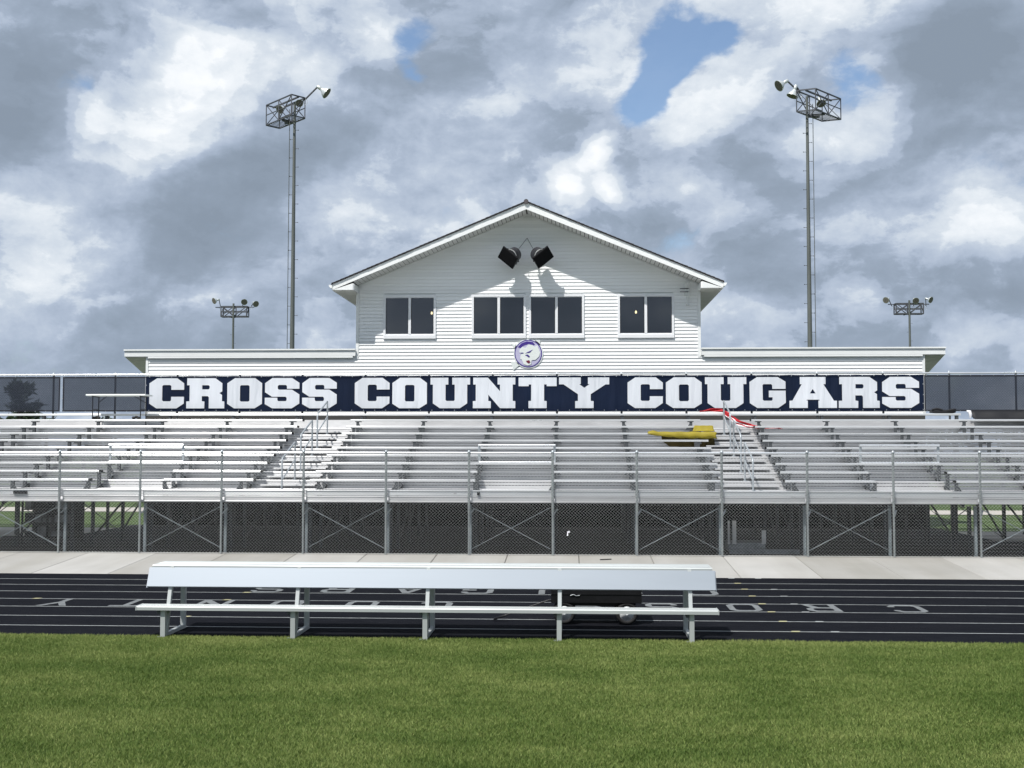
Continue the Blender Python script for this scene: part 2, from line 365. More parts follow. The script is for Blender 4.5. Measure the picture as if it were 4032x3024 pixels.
def slab_quad(x0, x1, ya, yb, dz):
    return MB().add([(x0, ya, trackz(ya) + dz), (x1, ya, trackz(ya) + dz), (x1, yb, trackz(yb) + dz), (x0, yb, trackz(yb) + dz)], [(0, 1, 2, 3)])
for y in lane_y: part('lane_line', slab_quad(-60, 60, y - .02, y + .02, .004), 'paint', tr)
def dots(lst, mat):
    for x, y in lst:
        p = atz(x, y, .01, 16.2); yy = min(lane_y, key=lambda q: abs(q - p.y)) if abs(p.y - 23.1) > .4 else 23.2
        mb = MB(); mb.add([(p.x - .075, yy - .05, trackz(yy) + .008), (p.x + .045, yy - .05, trackz(yy) + .008), (p.x + .075, yy + .05, trackz(yy) + .008), (p.x - .045, yy + .05, trackz(yy) + .008)], [(0, 1, 2, 3)])
        part('exchange_mark', mb, mat, tr)
dots([(2876, 2275), (2980, 2275), (3046, 2321), (3083, 2347), (3126, 2380), (3174, 2414), (3228, 2451), (3289, 2491)], 'paint')
dots([(2902, 2296), (2930, 2320), (2960, 2347), (3000, 2379), (3039, 2412), (3083, 2449), (3134, 2490), (740, 2426), (900, 2360), (980, 2330), (150, 2356)], 'paint_yellow')
# block letters painted on the track, the right way up for the stand
def glyph(ch, w=1., h=1., t=.2, c=.18):
    a = w; tv = t * .72                       # stroke of the horizontal bars
    O = [(c, 0), (a - c, 0), (a, c), (a, h - c), (a - c, h), (c, h), (0, h - c), (0, c)]
    i = lambda x0, y0, x1, y1, q=.07: [(x0 + q, y0), (x1 - q, y0), (x1, y0 + q), (x1, y1 - q), (x1 - q, y1), (x0 + q, y1), (x0, y1 - q), (x0, y0 + q)]
    if ch == 'O': return [O, i(t, tv, a - t, h - tv)]
    if ch == 'C': return [[(c, 0), (a - c, 0), (a, c), (a, .3), (a - t, .3), (a - t, tv + .06), (a - t - .07, tv), (t + .07, tv), (t, tv + .06), (t, h - tv - .06), (t + .07, h - tv), (a - t - .07, h - tv), (a - t, h - tv - .06), (a - t, h - .3), (a, h - .3), (a, h - c), (a - c, h), (c, h), (0, h - c), (0, c)]]
    if ch == 'G': return [[(c, 0), (a - c, 0), (a, c), (a, .3), (a - t, .3), (a - t, tv + .06), (a - t - .07, tv), (t + .07, tv), (t, tv + .06), (t, h - tv - .06), (t + .07, h - tv), (a - t - .07, h - tv), (a - t, h - tv - .06), (a - t, .66), (.55, .66), (.55, .5), (a, .5), (a, h - c), (a - c, h), (c, h), (0, h - c), (0, c)]]
    if ch == 'S':
        m0, m1 = h / 2 - tv / 2, h / 2 + tv / 2
        return [[(c, 0), (a - c, 0), (a, c), (a, .28), (a - t, .28), (a - t, tv), (t, tv), (t, m0), (a - c, m0), (a, m0 + c), (a, h - c), (a - c, h), (c, h), (0, h - c), (0, .72), (t, .72), (t, h - tv), (a - t, h - tv), (a - t, m1), (c, m1), (0, m1 - c), (0, c)]]
    if ch == 'U': return [[(0, 0), (t, 0), (t, h - tv - .06), (t + .07, h - tv), (a - t - .07, h - tv), (a - t, h - tv - .06), (a - t, 0), (a, 0), (a, h - c), (a - c, h), (c, h), (0, h - c)]]
    if ch == 'N': return [[(0, 0), (t, 0), (a - t, .66), (a - t, 0), (a, 0), (a, h), (a - t, h), (t, .34), (t, h), (0, h)]]
    if ch == 'T': return [[(0, 0), (a, 0), (a, tv), (a / 2 + t / 2, tv), (a / 2 + t / 2, h), (a / 2 - t / 2, h), (a / 2 - t / 2, tv), (0, tv)]]
    if ch == 'Y': return [[(0, 0), (t * 1.1, 0), (a / 2, .38), (a - t * 1.1, 0), (a, 0), (a / 2 + t / 2, .56), (a / 2 + t / 2, h), (a / 2 - t / 2, h), (a / 2 - t / 2, .56)]]
    if ch == 'R': return [[(0, 0), (a - c, 0), (a, c), (a, .42), (a - c, .56), (a, h), (a - t * 1.1, h), (a - t * 1.1 - .22, .6), (t, .6), (t, h), (0, h)], i(t, tv, a - t, .6 - tv)]
    if ch == 'A': return [[(a / 2 - t * .55, 0), (a / 2 + t * .55, 0), (a, h), (a - t * 1.05, h), (a - t * 1.05 - .06, .78), (t * 1.05 + .06, .78), (t * 1.05, h), (0, h)], [(a / 2, .3), (a / 2 + .16, .62), (a / 2 - .16, .62)]]
for ch, x in zip('CROSSCOUNTY', (3560, 3230, 2928, 2607, 2305, 1710, 1411, 1108, 810, 475, 180)):
    p = atz(x, 2392, .01, 16.2); y1, y0 = lane_y[3] - .04, lane_y[2] + .05; w = .52
    part('letter', MB().poly(glyph(ch), lambda u, v: (p.x + w / 2 - u * w, y0 + v * (y1 - y0), trackz(y0 + v * (y1 - y0)) + .008)), 'paint_worn', tr)
for ch, x in zip('COUGARS', (2750, 2460, 2185, 1886, 1615, 1337, 1063)):
    p = atz(x, 2320, .01, 16.2); y1, y0 = lane_y[5] - .04, lane_y[4] + .05; w = .56
    part('letter', MB().poly(glyph(ch), lambda u, v: (p.x + w / 2 - u * w, y0 + v * (y1 - y0), trackz(y0 + v * (y1 - y0)) + .008)), 'paint_worn', tr)
walk = structure(sheet('concrete_walk', [(23.325, trackz(23.3) - .03), (26.35, .175)], -32, 32, 'gravel'))
slab = MB(); sy0, sy1 = 23.325, 26.30
def sz(y): return .078 + (y - 23.325) * (.232 - .078) / (26.1 - 23.325)
for a, b_ in ((0, 1),):
    w = 1.568 / 2 - .005; e = .012
    vs = [(-w, sy0, sz(sy0) - .1), (w, sy0, sz(sy0) - .1), (w, sy1, sz(sy1) - .1), (-w, sy1, sz(sy1) - .1),
          (-w, sy0, sz(sy0) - e), (w, sy0, sz(sy0) - e), (w, sy1, sz(sy1) - e), (-w, sy1, sz(sy1) - e),
          (-w + e, sy0 + e, sz(sy0)), (w - e, sy0 + e, sz(sy0)), (w - e, sy1, sz(sy1)), (-w + e, sy1, sz(sy1))]
    slab.add(vs, [(0, 1, 5, 4), (1, 2, 6, 5), (2, 3, 7, 6), (3, 0, 4, 7), (4, 5, 9, 8), (5, 6, 10, 9), (6, 7, 11, 10), (7, 4, 8, 11), (8, 9, 10, 11)])
slab_me = slab.mesh('slab', 'concrete')
for k in range(-15, 14): link('slab', slab_me, walk, (.154 + 1.568 * (k + .5), 0, 0))
structure(sheet('gravel_pad', [(26.31, .205), (31.3, .2)], -30, 30, 'gravel'))
structure(sheet('sidewalk', [(31.3, .206), (34.6, .204)], -60, XWL - .3, 'path_concrete')); structure(sheet('sidewalk', [(31.3, .206), (34.6, .204)], XWR + .3, 60, 'path_concrete')); structure(sheet('gravel_strip', [(31.3, .2), (36.1, .198)], XWL - .3, XWR + .3, 'gravel'))
structure(sheet('path', [(43.5, .19), (46.5, .186)], -60, 60, 'path_concrete'))

# ------------------------------------------------------------------ press box building
pb = thing('press_box', 'white vinyl sided press box with gabled roof and low side wings behind the bleachers', 'press box', (BC, YB, .19))
wins = [(-5.714, -4.231), (-2.993, -1.463), (-1.237, .319), (1.474, 3.047)]
WZ0, WZ1 = 6.055, 7.212
PK, SL = 9.80, .4175                   # wall peak, roof slope
GB = BC
# backing wall
wl = MB(); t0, t1 = YB + .012, YB + .16
wl.box(XWL + .02, XWR - .02, t0, t1, 2.52, 5.36); wl.box(XTL + .02, XTR - .02, t0, t1, 5.3605, WZ0 - .001)
edges = [XTL + .02] + [q for w in wins for q in w] + [XTR - .02]
for i in range(0, len(edges), 2): wl.box(edges[i], edges[i + 1], t0, t1, WZ0, WZ1)
wl.poly([[(XTL + .02, WZ1 + .001), (XTR - .02, WZ1 + .001), (XTR - .02, PK - SL * (XTR - .02 - GB) - .02), (GB, PK - .02), (XTL + .02, PK - SL * (GB - XTL - .02) - .02)]], lambda u, v: (u, t0, v), (0, .14, 0))
part('wall', wl, 'trim', pb)
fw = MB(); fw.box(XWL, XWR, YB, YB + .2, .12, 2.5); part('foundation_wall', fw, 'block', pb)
part('wall_band', MB().box(XWL + .01, XWR - .01, YB - .005, YB + .011, 2.505, 3.60), 'band_grey', pb)
sd = MB()
for q0, q1 in ((XWL + .02, XWL + .14), (XWR - .14, XWR - .02)): sd.prism([(YB + .161, .15), (42.3, .15), (42.3, 5.35 - .26 * 6.4), (YB + .161, 5.33)], q0, q1)
sd.box(XWL + .02, XWR - .02, 42.301, 42.45, .15, 3.6)
sd.box(XTL + .02, XTL + .14, YB + .161, 43.9, 3.5, 7.5); sd.box(XTR - .14, XTR - .02, YB + .161, 43.9, 3.5, 7.5); sd.box(XTL + .02, XTR - .02, 43.901, 44, .15, 7.5)
part('side_wall', sd, 'vinyl', pb)
rm = MB(); rm.box(XTL + .15, XTR - .15, YB + .17, 43.8, 5.38, 5.42); rm.box(XTL + .15, XTR - .15, YB + .17, 43.8, 7.52, 7.56); rm.box(XTL + .15, XTR - .15, 39.4, 39.45, 5.43, 7.51)
rm.box(XTL + .16, XTR - .16, YB + .25, YB + .8, 6.0, 6.04)
part('room', rm, 'interior', pb)
# siding courses, cut round the windows and to the gable
hc = .1062; z = 4.2500 - 6 * .1062
def course(xa, xb, xa2, xb2, z):      # (bottom xa..xb, top xa2..xb2)
    yb, yt = YB - .030, YB - .006
    vs = [(xa, yb, z), (xb, yb, z), (xb2, yt, z + hc - .001), (xa2, yt, z + hc - .001), (xa, YB + .01, z), (xb, YB + .01, z), (xb2, YB + .01, z + hc - .001), (xa2, YB + .01, z + hc - .001)]
    part('siding_board', MB().add(vs, [(0, 1, 2, 3), (4, 5, 1, 0), (3, 2, 6, 7), (0, 3, 7, 4), (1, 5, 6, 2)]), 'vinyl', pb)
while z < PK - .12:
    def lim(zz):
        if zz < 5.36: return XWL + .08, XWR - .08
        g = (PK - .03 - zz) / SL; return max(XTL + .09, GB - g), min(XTR - .09, GB + g)
    (a, b), (a2, b2) = lim(z), lim(z + hc)
    if z < 5.36 <= z + hc: a2, b2 = a, b = (XTL + .09, XTR - .09) if z > 5.33 else (a, b)
    if b2 - a2 < .05: break
    cuts = [w for w in wins if z + hc > WZ0 - .06 and z < WZ1 + .04]
    xs = [(a, a2)] + [q for w in cuts for q in ((w[0] - .05, w[0] - .05), (w[1] + .05, w[1] + .05))] + [(b, b2)]
    for i in range(0, len(xs), 2): course(xs[i][0], xs[i + 1][0], xs[i][1], xs[i + 1][1], z)
    z += hc
for x0, x1, z0, z1 in ((XTL, XTL + .085, 5.345, 7.60), (XTR - .085, XTR, 5.345, 7.60), (XWL, XWL + .075, 3.605, 5.39), (XWR - .075, XWR, 3.605, 5.39)):
    part('corner_trim', MB().box(x0 - .004, x1, YB - .036, YB + .15, z0, z1), 'trim', pb)
# windows
for (a, b) in wins:
    f = MB(); o = .07; y0, y1 = YB - .055, YB + .02; mid = (a + b) / 2
    f.box(a - o, a, y0, y1, WZ0 - .02, WZ1 + o); f.box(b, b + o, y0, y1, WZ0 - .02, WZ1 + o)
    f.box(a, b, y0 + .0005, y1, WZ1, WZ1 + o - .0005); f.box(a - o, b + o, y0 - .015, y1, WZ0 - .125, WZ0 - .0205)
    f.box(a + .0005, b - .0005, y0 + .02, y1 - .002, WZ0 - .02, WZ0 + .022); f.box(a + .0005, b - .0005, y0 + .02, y1 - .002, WZ1 - .022, WZ1 - .0005)
    w = part('window', f, 'frame_vinyl', pb)
    mm = MB(); mm.box(mid - .04, mid + .04, y0 + .008, y1 - .004, WZ0 + .0225, WZ1 - .0225); part('mullion', mm, 'frame_vinyl', w)
    for q0, q1 in ((a, mid - .04), (mid + .04, b)):
        part('pane', MB().box(q0 + .002, q1 - .002, YB - .012, YB - .006, WZ0 + .0225, WZ1 - .0225), 'glass', w)
        for g0, g1 in ((q0 + .0005, q0 + .014), (q1 - .014, q1 - .0005)): part('gasket', MB().box(g0, g1, YB - .02, YB - .0125, WZ0 + .0225, WZ1 - .0225), 'black_plastic', w)
# low wings: shed roofs falling to the rear
for xa, xb in ((-13.86, XTL - .006), (XTR + .006, 11.19)):
    SR = .26; yA, yE = YB - .10, 42.5; dz = lambda y: -SR * (y - yA)
    r_ = part('shed_roof', MB().prism([(yA, 5.40), (yE, 5.40 + dz(yE)), (yE, 5.575 + dz(yE)), (yA, 5.575)], xa, xb), 'trim', pb)
    part('roofing', MB().prism([(yA + .02, 5.5775), (yE, 5.5775 + dz(yE)), (yE, 5.59 + dz(yE)), (yA + .02, 5.59)], xa, xb), 'shingle', r_)
    part('drip_edge', MB().box(xa - (.015 if xa < -7 else 0), xb + (.015 if xb > 5 else 0), yA - .035, yA + .03, 5.577, 5.622), 'trim', r_)
    part('cove_strip', MB().box(max(xa, XWL) + .08, min(xb, XWR) - .08, YB - .098, YB - .03, 5.345, 5.398), 'trim', r_)
    e0, e1 = (xa + .03, XWL - .006) if xa < -7 else (XWR + .006, xb - .03)
    for i in range(21):
        y = yA + .03 + i * .3; part('soffit_panel', MB().prism([(y, 5.386 + dz(y)), (y + .288, 5.386 + dz(y + .288)), (y + .288, 5.398 + dz(y + .288)), (y, 5.398 + dz(y))], e0, e1), 'soffit', r_)
# gable roof
OV = .85; yF = YB - OV; EX = 5.86      # eave half width
def rz(x): return 9.955 - SL * abs(x - GB)   # top of rake fascia
rf = MB()
for s in (-1, 1):
    xe = GB + s * (EX + .03)
    rf.add([(GB, yF - .03, rz(GB) + .035), (xe, yF - .03, rz(xe) + .035), (xe, 44.6, rz(xe) + .035), (GB, 44.6, rz(GB) + .035), (GB, yF - .03, rz(GB) + .003), (xe, yF - .03, rz(xe) + .003), (xe, 44.6, rz(xe) + .003), (GB, 44.6, rz(GB) + .003)],
           [(0, 1, 2, 3), (7, 6, 5, 4), (0, 4, 5, 1), (1, 5, 6, 2), (2, 6, 7, 3)])
roof = part('roof', rf, 'shingle', pb)
ncs = 44; n_ = Vector((0, 0, 0))
for s in (-1, 1):
    for i in range(ncs):
        d0, d1 = EX * i / ncs, EX * (i + 1) / ncs + .02
        xa, xb = GB + s * d0, GB + s * d1; j = random.uniform(-.006, .006); k = .046 + random.uniform(0, .008)
        m_ = MB().add([(xa, yF - .05 + j, rz(xa) + .038), (xb, yF - .05 + j, rz(xb) + k), (xb, 44.62, rz(xb) + k), (xa, 44.62, rz(xa) + .038), (xb, yF - .05 + j, rz(xb) + .036), (xb, 44.62, rz(xb) + .036)], [(0, 1, 2, 3), (1, 4, 5, 2), (0, 4, 1)])
        part('shingle_course', m_, 'shingle', roof)
part('ridge_cap', MB().tube([(GB, yF - .06, 9.975), (GB, 44.6, 9.975)], .075, 8), 'shingle', roof)
for s in (-1, 1):
    xe = GB + s * EX; th = .205
    part('rake_fascia', MB().poly([[(GB, rz(GB)), (xe, rz(xe)), (xe, rz(xe) - th * .80), (GB, rz(GB) - th)]], lambda u, v: (u, yF, v), (0, .025, 0)), 'trim', pb)
    # soffit under the overhang
    n = 42
    for i in range(n):
        xa, xb = GB + s * (.02 + (5.22) * i / n), GB + s * (.012 + 5.22 * (i + 1) / n - .010)
        zz = lambda x: rz(x) - th + .012
        vs = [(xa, yF + .026, zz(xa)), (xb, yF + .026, zz(xb)), (xb, YB - .024, zz(xb)), (xa, YB - .024, zz(xa))]
        m_ = MB().add(vs + [(x, y, zv + .012) for x, y, zv in vs], [(0, 1, 2, 3), (7, 6, 5, 4), (0, 4, 5, 1), (1, 5, 6, 2), (2, 6, 7, 3), (3, 7, 4, 0)])
        part('soffit_panel', m_, 'soffit', roof)
    part('rake_moulding', MB().bar((GB, YB - .05, rz(GB) - th - .012), (GB + s * 5.2, YB - .05, rz(GB + s * 5.2) - th - .012), .05, .03), 'trim', pb)
    # boxed eave return and side soffit
    xw = GB + s * 5.275; ze = rz(xe) - th * .80
    part('eave_return', MB().poly([[(xe, ze - .002), (xw - s * .04, ze - .002), (xw - s * .04, rz(xw) - th - .003)]], lambda u, v: (u, yF + .004, v), (0, .024, 0)), 'trim', pb)
    part('return_side', MB().box(min(xw - s * .04, xw - s * .07), max(xw - s * .04, xw - s * .07), yF + .03, YB - .04, ze, rz(xw) - th - .01), 'trim', pb)
    for i in range(29):
        y = yF + .03 + i * .305; part('soffit_panel', MB().box(min(xe - s * .02, xw + s * .005 if y > YB - .3 else xw - s * .04), max(xe - s * .02, xw + s * .005 if y > YB - .3 else xw - s * .04), y, y + .295, ze - .014, ze - .003), 'soffit', roof)
    part('eave_fascia', MB().box(min(xe, xe - s * .025), max(xe, xe - s * .025), yF + .026, 44.6, ze - .02, rz(xe) - .005), 'trim', pb)
    g = [(xe + s * .005, rz(xe) - .02), (xe + s * .11, rz(xe) - .015), (xe + s * .095, rz(xe) - .06), (xe + s * .07, rz(xe) - .10), (xe + s * .005, rz(xe) - .12)]
    gm = MB(); n = 5; ya, yb = yF - .02, 44.6
    gm.add([(x, ya, z_) for x, z_ in g] + [(x, yb, z_) for x, z_ in g], [(i, (i + 1) % n, n + (i + 1) % n, n + i) for i in range(n)] + [tuple(range(n))]); part('gutter', gm, 'trim', pb)
# lit bulbs seen through the glass
for (x, y, nm) in ((1700, 1233, 'left window'), (2504, 1229, 'right window')):
    c = at(x, y, 38.0); o = thing('light_bulb', 'small warm lit bulb glowing inside the outer %s of the press box' % nm, 'light bulb', c, 'lit bulbs inside the press box')
    b_ = MB(); b_.tube([c + Vector((0, 0, q)) for q in (-.045, -.03, 0, .03, .05)], [.008, .026, .034, .024, .012], 10); part('globe', b_, 'bulb', o)
    part('cord', MB().tube([c + Vector((0, 0, .05)), (c.x, c.y, 7.52)], .006, 5), 'black_plastic', o)

# horn speakers
for s, cx, cy, nm in ((1, 2001, 1014, 'left'), (-1, 2138, 1013, 'right')):
    c = at(cx, cy, 35.33)
    l = Vector((s * .45, -.096, -.38)); sh = Vector((-s * .178, .26, -.277)); l2 = l.normalized(); s2 = (sh - l2 * sh.dot(l2)).normalized(); nn = l2.cross(s2)
    if nn.y > 0: nn = -nn
    o = thing('loudspeaker', 'black horn loudspeaker, %s one of the pair under the gable peak' % nm, 'loudspeaker', c, 'loudspeakers on the gable')
    part('grille', MB().obox(c + nn * .035, l2 * .285, s2 * .20, nn * .012), 'grille', o)
    bx_ = MB(); bx_.obox(c, l2 * .30, s2 * .215, nn * .022); part('front_frame', bx_, 'black_plastic', o)
    hr = MB(); sec = []
    for q, (hl, hs) in ((-.022, (.28, .19)), (-.09, (.22, .16)), (-.16, (.20, .15))):
        sec.append([c + nn * q + l2 * a * hl + s2 * b_ * hs for a, b_ in ((-1, -1), (1, -1), (1, 1), (-1, 1))])
    vs = [v for q in sec for v in q]; hr.add(vs, [(i * 4 + k, i * 4 + (k + 1) % 4, i * 4 + 4 + (k + 1) % 4, i * 4 + 4 + k) for i in range(2) for k in range(4)]); part('horn', hr, 'black_plastic', o)
    dr = MB(); dr.tube([c - nn * .10, c - nn * .13, c - nn * .40, c - nn * .43], [.205, .215, .215, .16], 20); dd = part('drum', dr, 'speaker_drum', o)
    part('rim', MB().tube([c - nn * .118, c - nn * .142], .222, 20), 'lamp_alu', dd)
    hook = Vector((-1.355, YB - .03, 9.02))
    part('yoke', MB().bar(c - nn * .25 + l2 * .22 * 1, c - nn * .25 + l2 * .22 + Vector((0, .3, -.02)), .04, .02).tube([c - nn * .30 + s2 * -.1 + Vector((s * .1, 0, .08)), hook], .008, 5).tube([c - nn * .28 + l2 * .2, (c.x + s * .2, YB - .02, c.z - .10)], .022, 6), 'galv_dark', o)
# the round school sign
ec = at(2080, 1392, YB - .06); er = .455
sg = thing('wall_sign', 'round purple and white big cat emblem sign on the siding above the banner', 'sign', (ec.x, YB - .03, ec.z))
def circ(r, n=48, cx=0, cz=0): return [(cx + r * math.cos(2 * math.pi * i / n), cz + r * math.sin(2 * math.pi * i / n)) for i in range(n)]
def sp(name, loops, mat, d):
    part(name, MB().poly(loops, lambda u, v: (ec.x + u * er, YB - .03 - d, ec.z + v * er), (0, .006, 0)), mat, sg)
sp('sign_panel', [circ(1.0)], 'emblem_white', .012)
sp('ear', [[(-.78, .52), (-1.17, .72), (-.90, .28)]], 'emblem_white', .012); sp('ear', [[(.42, .86), (.80, 1.02), (.80, .52)]], 'emblem_white', .012)
sp('mane_tuft', [[(-.70, -.62), (-1.12, -.50), (-1.17, -.62), (-1.0, -1.12), (-.60, -.78)]], 'emblem_white', .012)
sp('ring', [circ(.93), circ(.865)[::-1]], 'purple', .019)
sp('field', [circ(.863)], 'lilac', .019)
sp('crest', [[(-.70, .44), (-.45, .70), (-.1, .82), (.3, .78), (.45, .6), (.30, .55), (.05, .66), (-.3, .55), (-.5, .36)]], 'purple', .026)
sp('head', [[(-.56, .30), (-.40, .46), (-.2, .38), (.02, .60), (.28, .58), (.42, .46), (.62, .56), (.66, .40), (.80, .05), (.72, -.2), (.50, -.42), (.22, -.46), (.20, -.72), (-.02, -.80), (-.30, -.72), (-.44, -.40), (-.54, -.36), (-.50, -.05), (-.60, .1)]], 'emblem_white', .033)
sp('eye', [[(-.20, .02), (.12, .18), (.30, .26), (.10, .06)]], 'purple', .040); sp('eye', [[(-.56, .05), (-.36, .07), (-.30, .02), (-.46, -.01)]], 'purple', .040)
sp('nose', [[(-.22, -.10), (-.04, -.06), (.10, -.18), (.06, -.28), (-.10, -.16)]], 'purple', .040)
sp('mouth', [[(-.16, -.50), (.06, -.44), (.15, -.58), (.04, -.68), (-.08, -.60)]], 'mouth_red', .040)
# antenna bracket by the right corner
ac = at(2703, 1165, YB - .1); an = thing('antenna_bracket', 'small white antenna bracket on the siding right of the right window', 'antenna', (ac.x, YB - .03, ac.z))
mbx = MB(); mbx.box(ac.x - .05, ac.x + .02, YB - .12, YB - .03, ac.z + .02, ac.z + .40); part('housing', mbx, 'trim', an)
part('mast', MB().tube([(ac.x + .06, YB - .13, ac.z - .05), (ac.x + .06, YB - .13, ac.z + .36), (ac.x + .09, YB - .14, ac.z + .42)], .022, 8), 'trim', an)
part('arm', MB().tube([(ac.x - .2, YB - .14, ac.z + .12), (ac.x + .08, YB - .14, ac.z + .12)], .013, 6), 'galv_dark', an)
part('arm', MB().tube([(ac.x - .2, YB - .14, ac.z + .22), (ac.x + .08, YB - .14, ac.z + .22)], .013, 6), 'galv_dark', an)
part('conduit', MB().tube([(ac.x + .03, YB - .07, ac.z + .02), (ac.x + .02, YB - .06, ac.z - .24)], .02, 8).tube([(ac.x + .02, YB - .10, ac.z - .24 + q) for q in (-.06, -.03, 0, .03)], [.02, .05, .05, .02], 10), 'trim', an)

# ------------------------------------------------------------------ bleachers
bl = thing('bleachers', 'long aluminium bleachers with ten rows of plank seats and two aisles', 'bleachers', (BC, YF + .3, PAD - .02))
A1, A2, A3, A4 = -7.53, -6.16, 3.52, 4.93          # aisle edges
NOTCH = [(-11.508, -9.66), (-2.268, -.42), (6.972, 8.82)]   # open wheelchair places in the two lowest rows
def plank_profile(y, z, w=.25, t=.048):            # extruded seat plank with ribs on top
    p = [(y, z - t), (y, z - .012), (y + .008, z)]
    n = 4
    for i in range(n):
        a = y + .008 + (w - .016) * i / n; b = (w - .016) / n
        p += [(a + b * .42, z), (a + b * .5, z - .006), (a + b * .58, z)]
    p += [(y + w - .008, z), (y + w, z - .012), (y + w, z - t)]
    return p
for k in range(9):
    segs = [(XL, A1), (A2, A3), (A4, XR)]
    if k < 2:
        new = []
        for a, b in segs:
            c = [n for n in NOTCH if a < n[0] < b]
            if c: new += [(a, c[0][0]), (c[0][1], b)]
            else: new.append((a, b))
        segs = new
    for a, b in segs:
        sp_ = part('seat_plank', MB().prism(plank_profile(rowY(k), rowZ(k)), a, b), 'alu', bl)
        for x in (a, b):
            if XL + 1 < x < XR - 1: part('end_cap', MB().box(x - .012 if x == a else x + .0005, x - .0005 if x == a else x + .012, rowY(k) - .004, rowY(k) + .254, rowZ(k) - .052, rowZ(k) + .003), 'alu', sp_)
bp = part('seat_plank', MB().prism(plank_profile(33.28, 3.552, .25, .055), XL, X0 + S * 6.05), 'alu', bl)
part('riser', MB().box(XL, XR, 33.262, 33.274, 3.10, 3.372), 'alu_deck', bl)
for k in range(10):                                  # decks and risers
    zt = rowZ(k) - .43; y0, y1 = rowY(k) - .375, rowY(k) + .252
    if k == 0: y0 = YF + .16
    if k == 9: y1 = 33.26
    nb = 5 if k == 0 else 2; w = (y1 - y0) / nb
    for i in range(nb): part('deck_plank', MB().prism(plank_profile(y0 + i * w + .003, zt, w - .006, .04), XL, XR), 'alu_deck', bl)
    if k < 9:
        part('riser', MB().box(XL, XR, y1 + .002, y1 + .012, zt - .03, zt + .072), 'alu_deck', bl)
        part('riser', MB().box(XL, XR, y1 + .006, y1 + .016, zt + .084, zt + .191 - .050), 'alu_deck', bl)
        for a, b in ((A1, A2), (A3, A4)):
            if k: part('aisle_step', MB().box(a + .02, b - .02, y1 - .30, y1 - .001, zt + .062, zt + .096), 'alu_deck', bl)
# seat brackets
def bracket(kind):
    m = MB(); h = .40
    m.box(-.075, .075, .004, .23, -.072, -.049)                      # top flange
    m.box(-.04, .04, .014, .026, -h + .01, -.072); m.box(-.006, .006, .026, .16, -h + .01, -.064)
    if kind:
        s = kind; m.add([(s * .04, .018, -h + .10), (s * .16, .018, -h + .10), (s * .04, .018, -h + .28), (s * .04, .026, -h + .10), (s * .16, .026, -h + .10), (s * .04, .026, -h + .28)], [(0, 1, 2), (5, 4, 3), (0, 3, 4, 1), (1, 4, 5, 2), (2, 5, 3, 0)])
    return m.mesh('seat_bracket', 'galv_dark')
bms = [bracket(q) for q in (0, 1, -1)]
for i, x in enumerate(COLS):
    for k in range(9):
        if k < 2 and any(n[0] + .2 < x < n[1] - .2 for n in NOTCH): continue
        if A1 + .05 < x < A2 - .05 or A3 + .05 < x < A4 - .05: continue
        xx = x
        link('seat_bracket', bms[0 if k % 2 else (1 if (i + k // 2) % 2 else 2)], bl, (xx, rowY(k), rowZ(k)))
    part('seat_bracket', MB().box(x - .035, x + .035, 33.3, 33.42, 3.13, 3.495), 'galv_dark', bl)
# understructure
for i, x in enumerate(COLS):
    for y, zt in ((26.85, 1.36), (28.0, 1.40), (29.9, 1.98), (31.8, 2.55), (33.55, 3.08)):
        part('frame_post', MB().box(x - .035, x + .035, y - .035, y + .035, PAD - .03, zt - .06), 'brace_shaded', bl)
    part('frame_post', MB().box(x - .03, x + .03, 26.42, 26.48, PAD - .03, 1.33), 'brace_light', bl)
    part('stringer', MB().bar((x, 27.2, 1.30), (x, 33.6, 3.00), .05, .1), 'brace_shaded', bl)
    part('frame_brace', MB().bar((x + .04, 28.0, .45), (x + .04, 31.8, 2.1), .035), 'brace_shaded', bl)
    part('frame_brace', MB().bar((x - .04, 29.9, .4), (x - .04, 33.5, 2.4), .035), 'brace_shaded', bl)
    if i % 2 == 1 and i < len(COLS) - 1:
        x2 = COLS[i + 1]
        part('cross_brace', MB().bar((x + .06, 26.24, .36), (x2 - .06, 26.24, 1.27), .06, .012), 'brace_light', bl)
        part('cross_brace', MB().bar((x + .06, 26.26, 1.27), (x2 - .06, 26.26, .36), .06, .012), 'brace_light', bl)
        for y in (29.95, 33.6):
            part('cross_brace', MB().bar((x + .05, y, .40), (x2 - .05, y, 1.7), .045, .012), 'brace_shaded', bl)
            part('cross_brace', MB().bar((x + .05, y + .02, 1.7), (x2 - .05, y + .02, .40), .045, .012), 'brace_shaded', bl)
# front toe boards, one set to a bay
for x, x2 in zip(COLS[:-1], COLS[1:]):
    pr = [(26.19, 1.525), (26.16, 1.53), (26.165, 1.622), (26.15, 1.628), (26.148, 1.640), (26.16, 1.652), (26.185, 1.652), (26.19, 1.64)]
    part('toe_board', MB().prism(pr, x + .045, x2 - .03), 'alu', bl)
    pr = [(26.20, 1.376), (26.165, 1.376), (26.16, 1.40), (26.172, 1.41), (26.172, 1.49), (26.16, 1.50), (26.165, 1.518), (26.20, 1.518)]
    part('toe_board', MB().prism(pr, x + .045, x2 - .03), 'alu_deck', bl)
# guard rails round the wheelchair places
for a, b in NOTCH:
    y = 28.95; zt = 2.655; gr = MB()
    gr.tube([(a - .02, y, zt), (b + .02, y, zt)], .026, 10); part('guard_rail', gr, 'alu_bright', bl)
    part('guard_rail', MB().tube([(a, y, 2.24), (b, y, 2.24)], .024, 10), 'alu_bright', bl)
    for x in (a, b): part('guard_post', MB().box(x - .028, x + .028, y + .03, y + .07, 1.42, zt + .02), 'galv', bl)
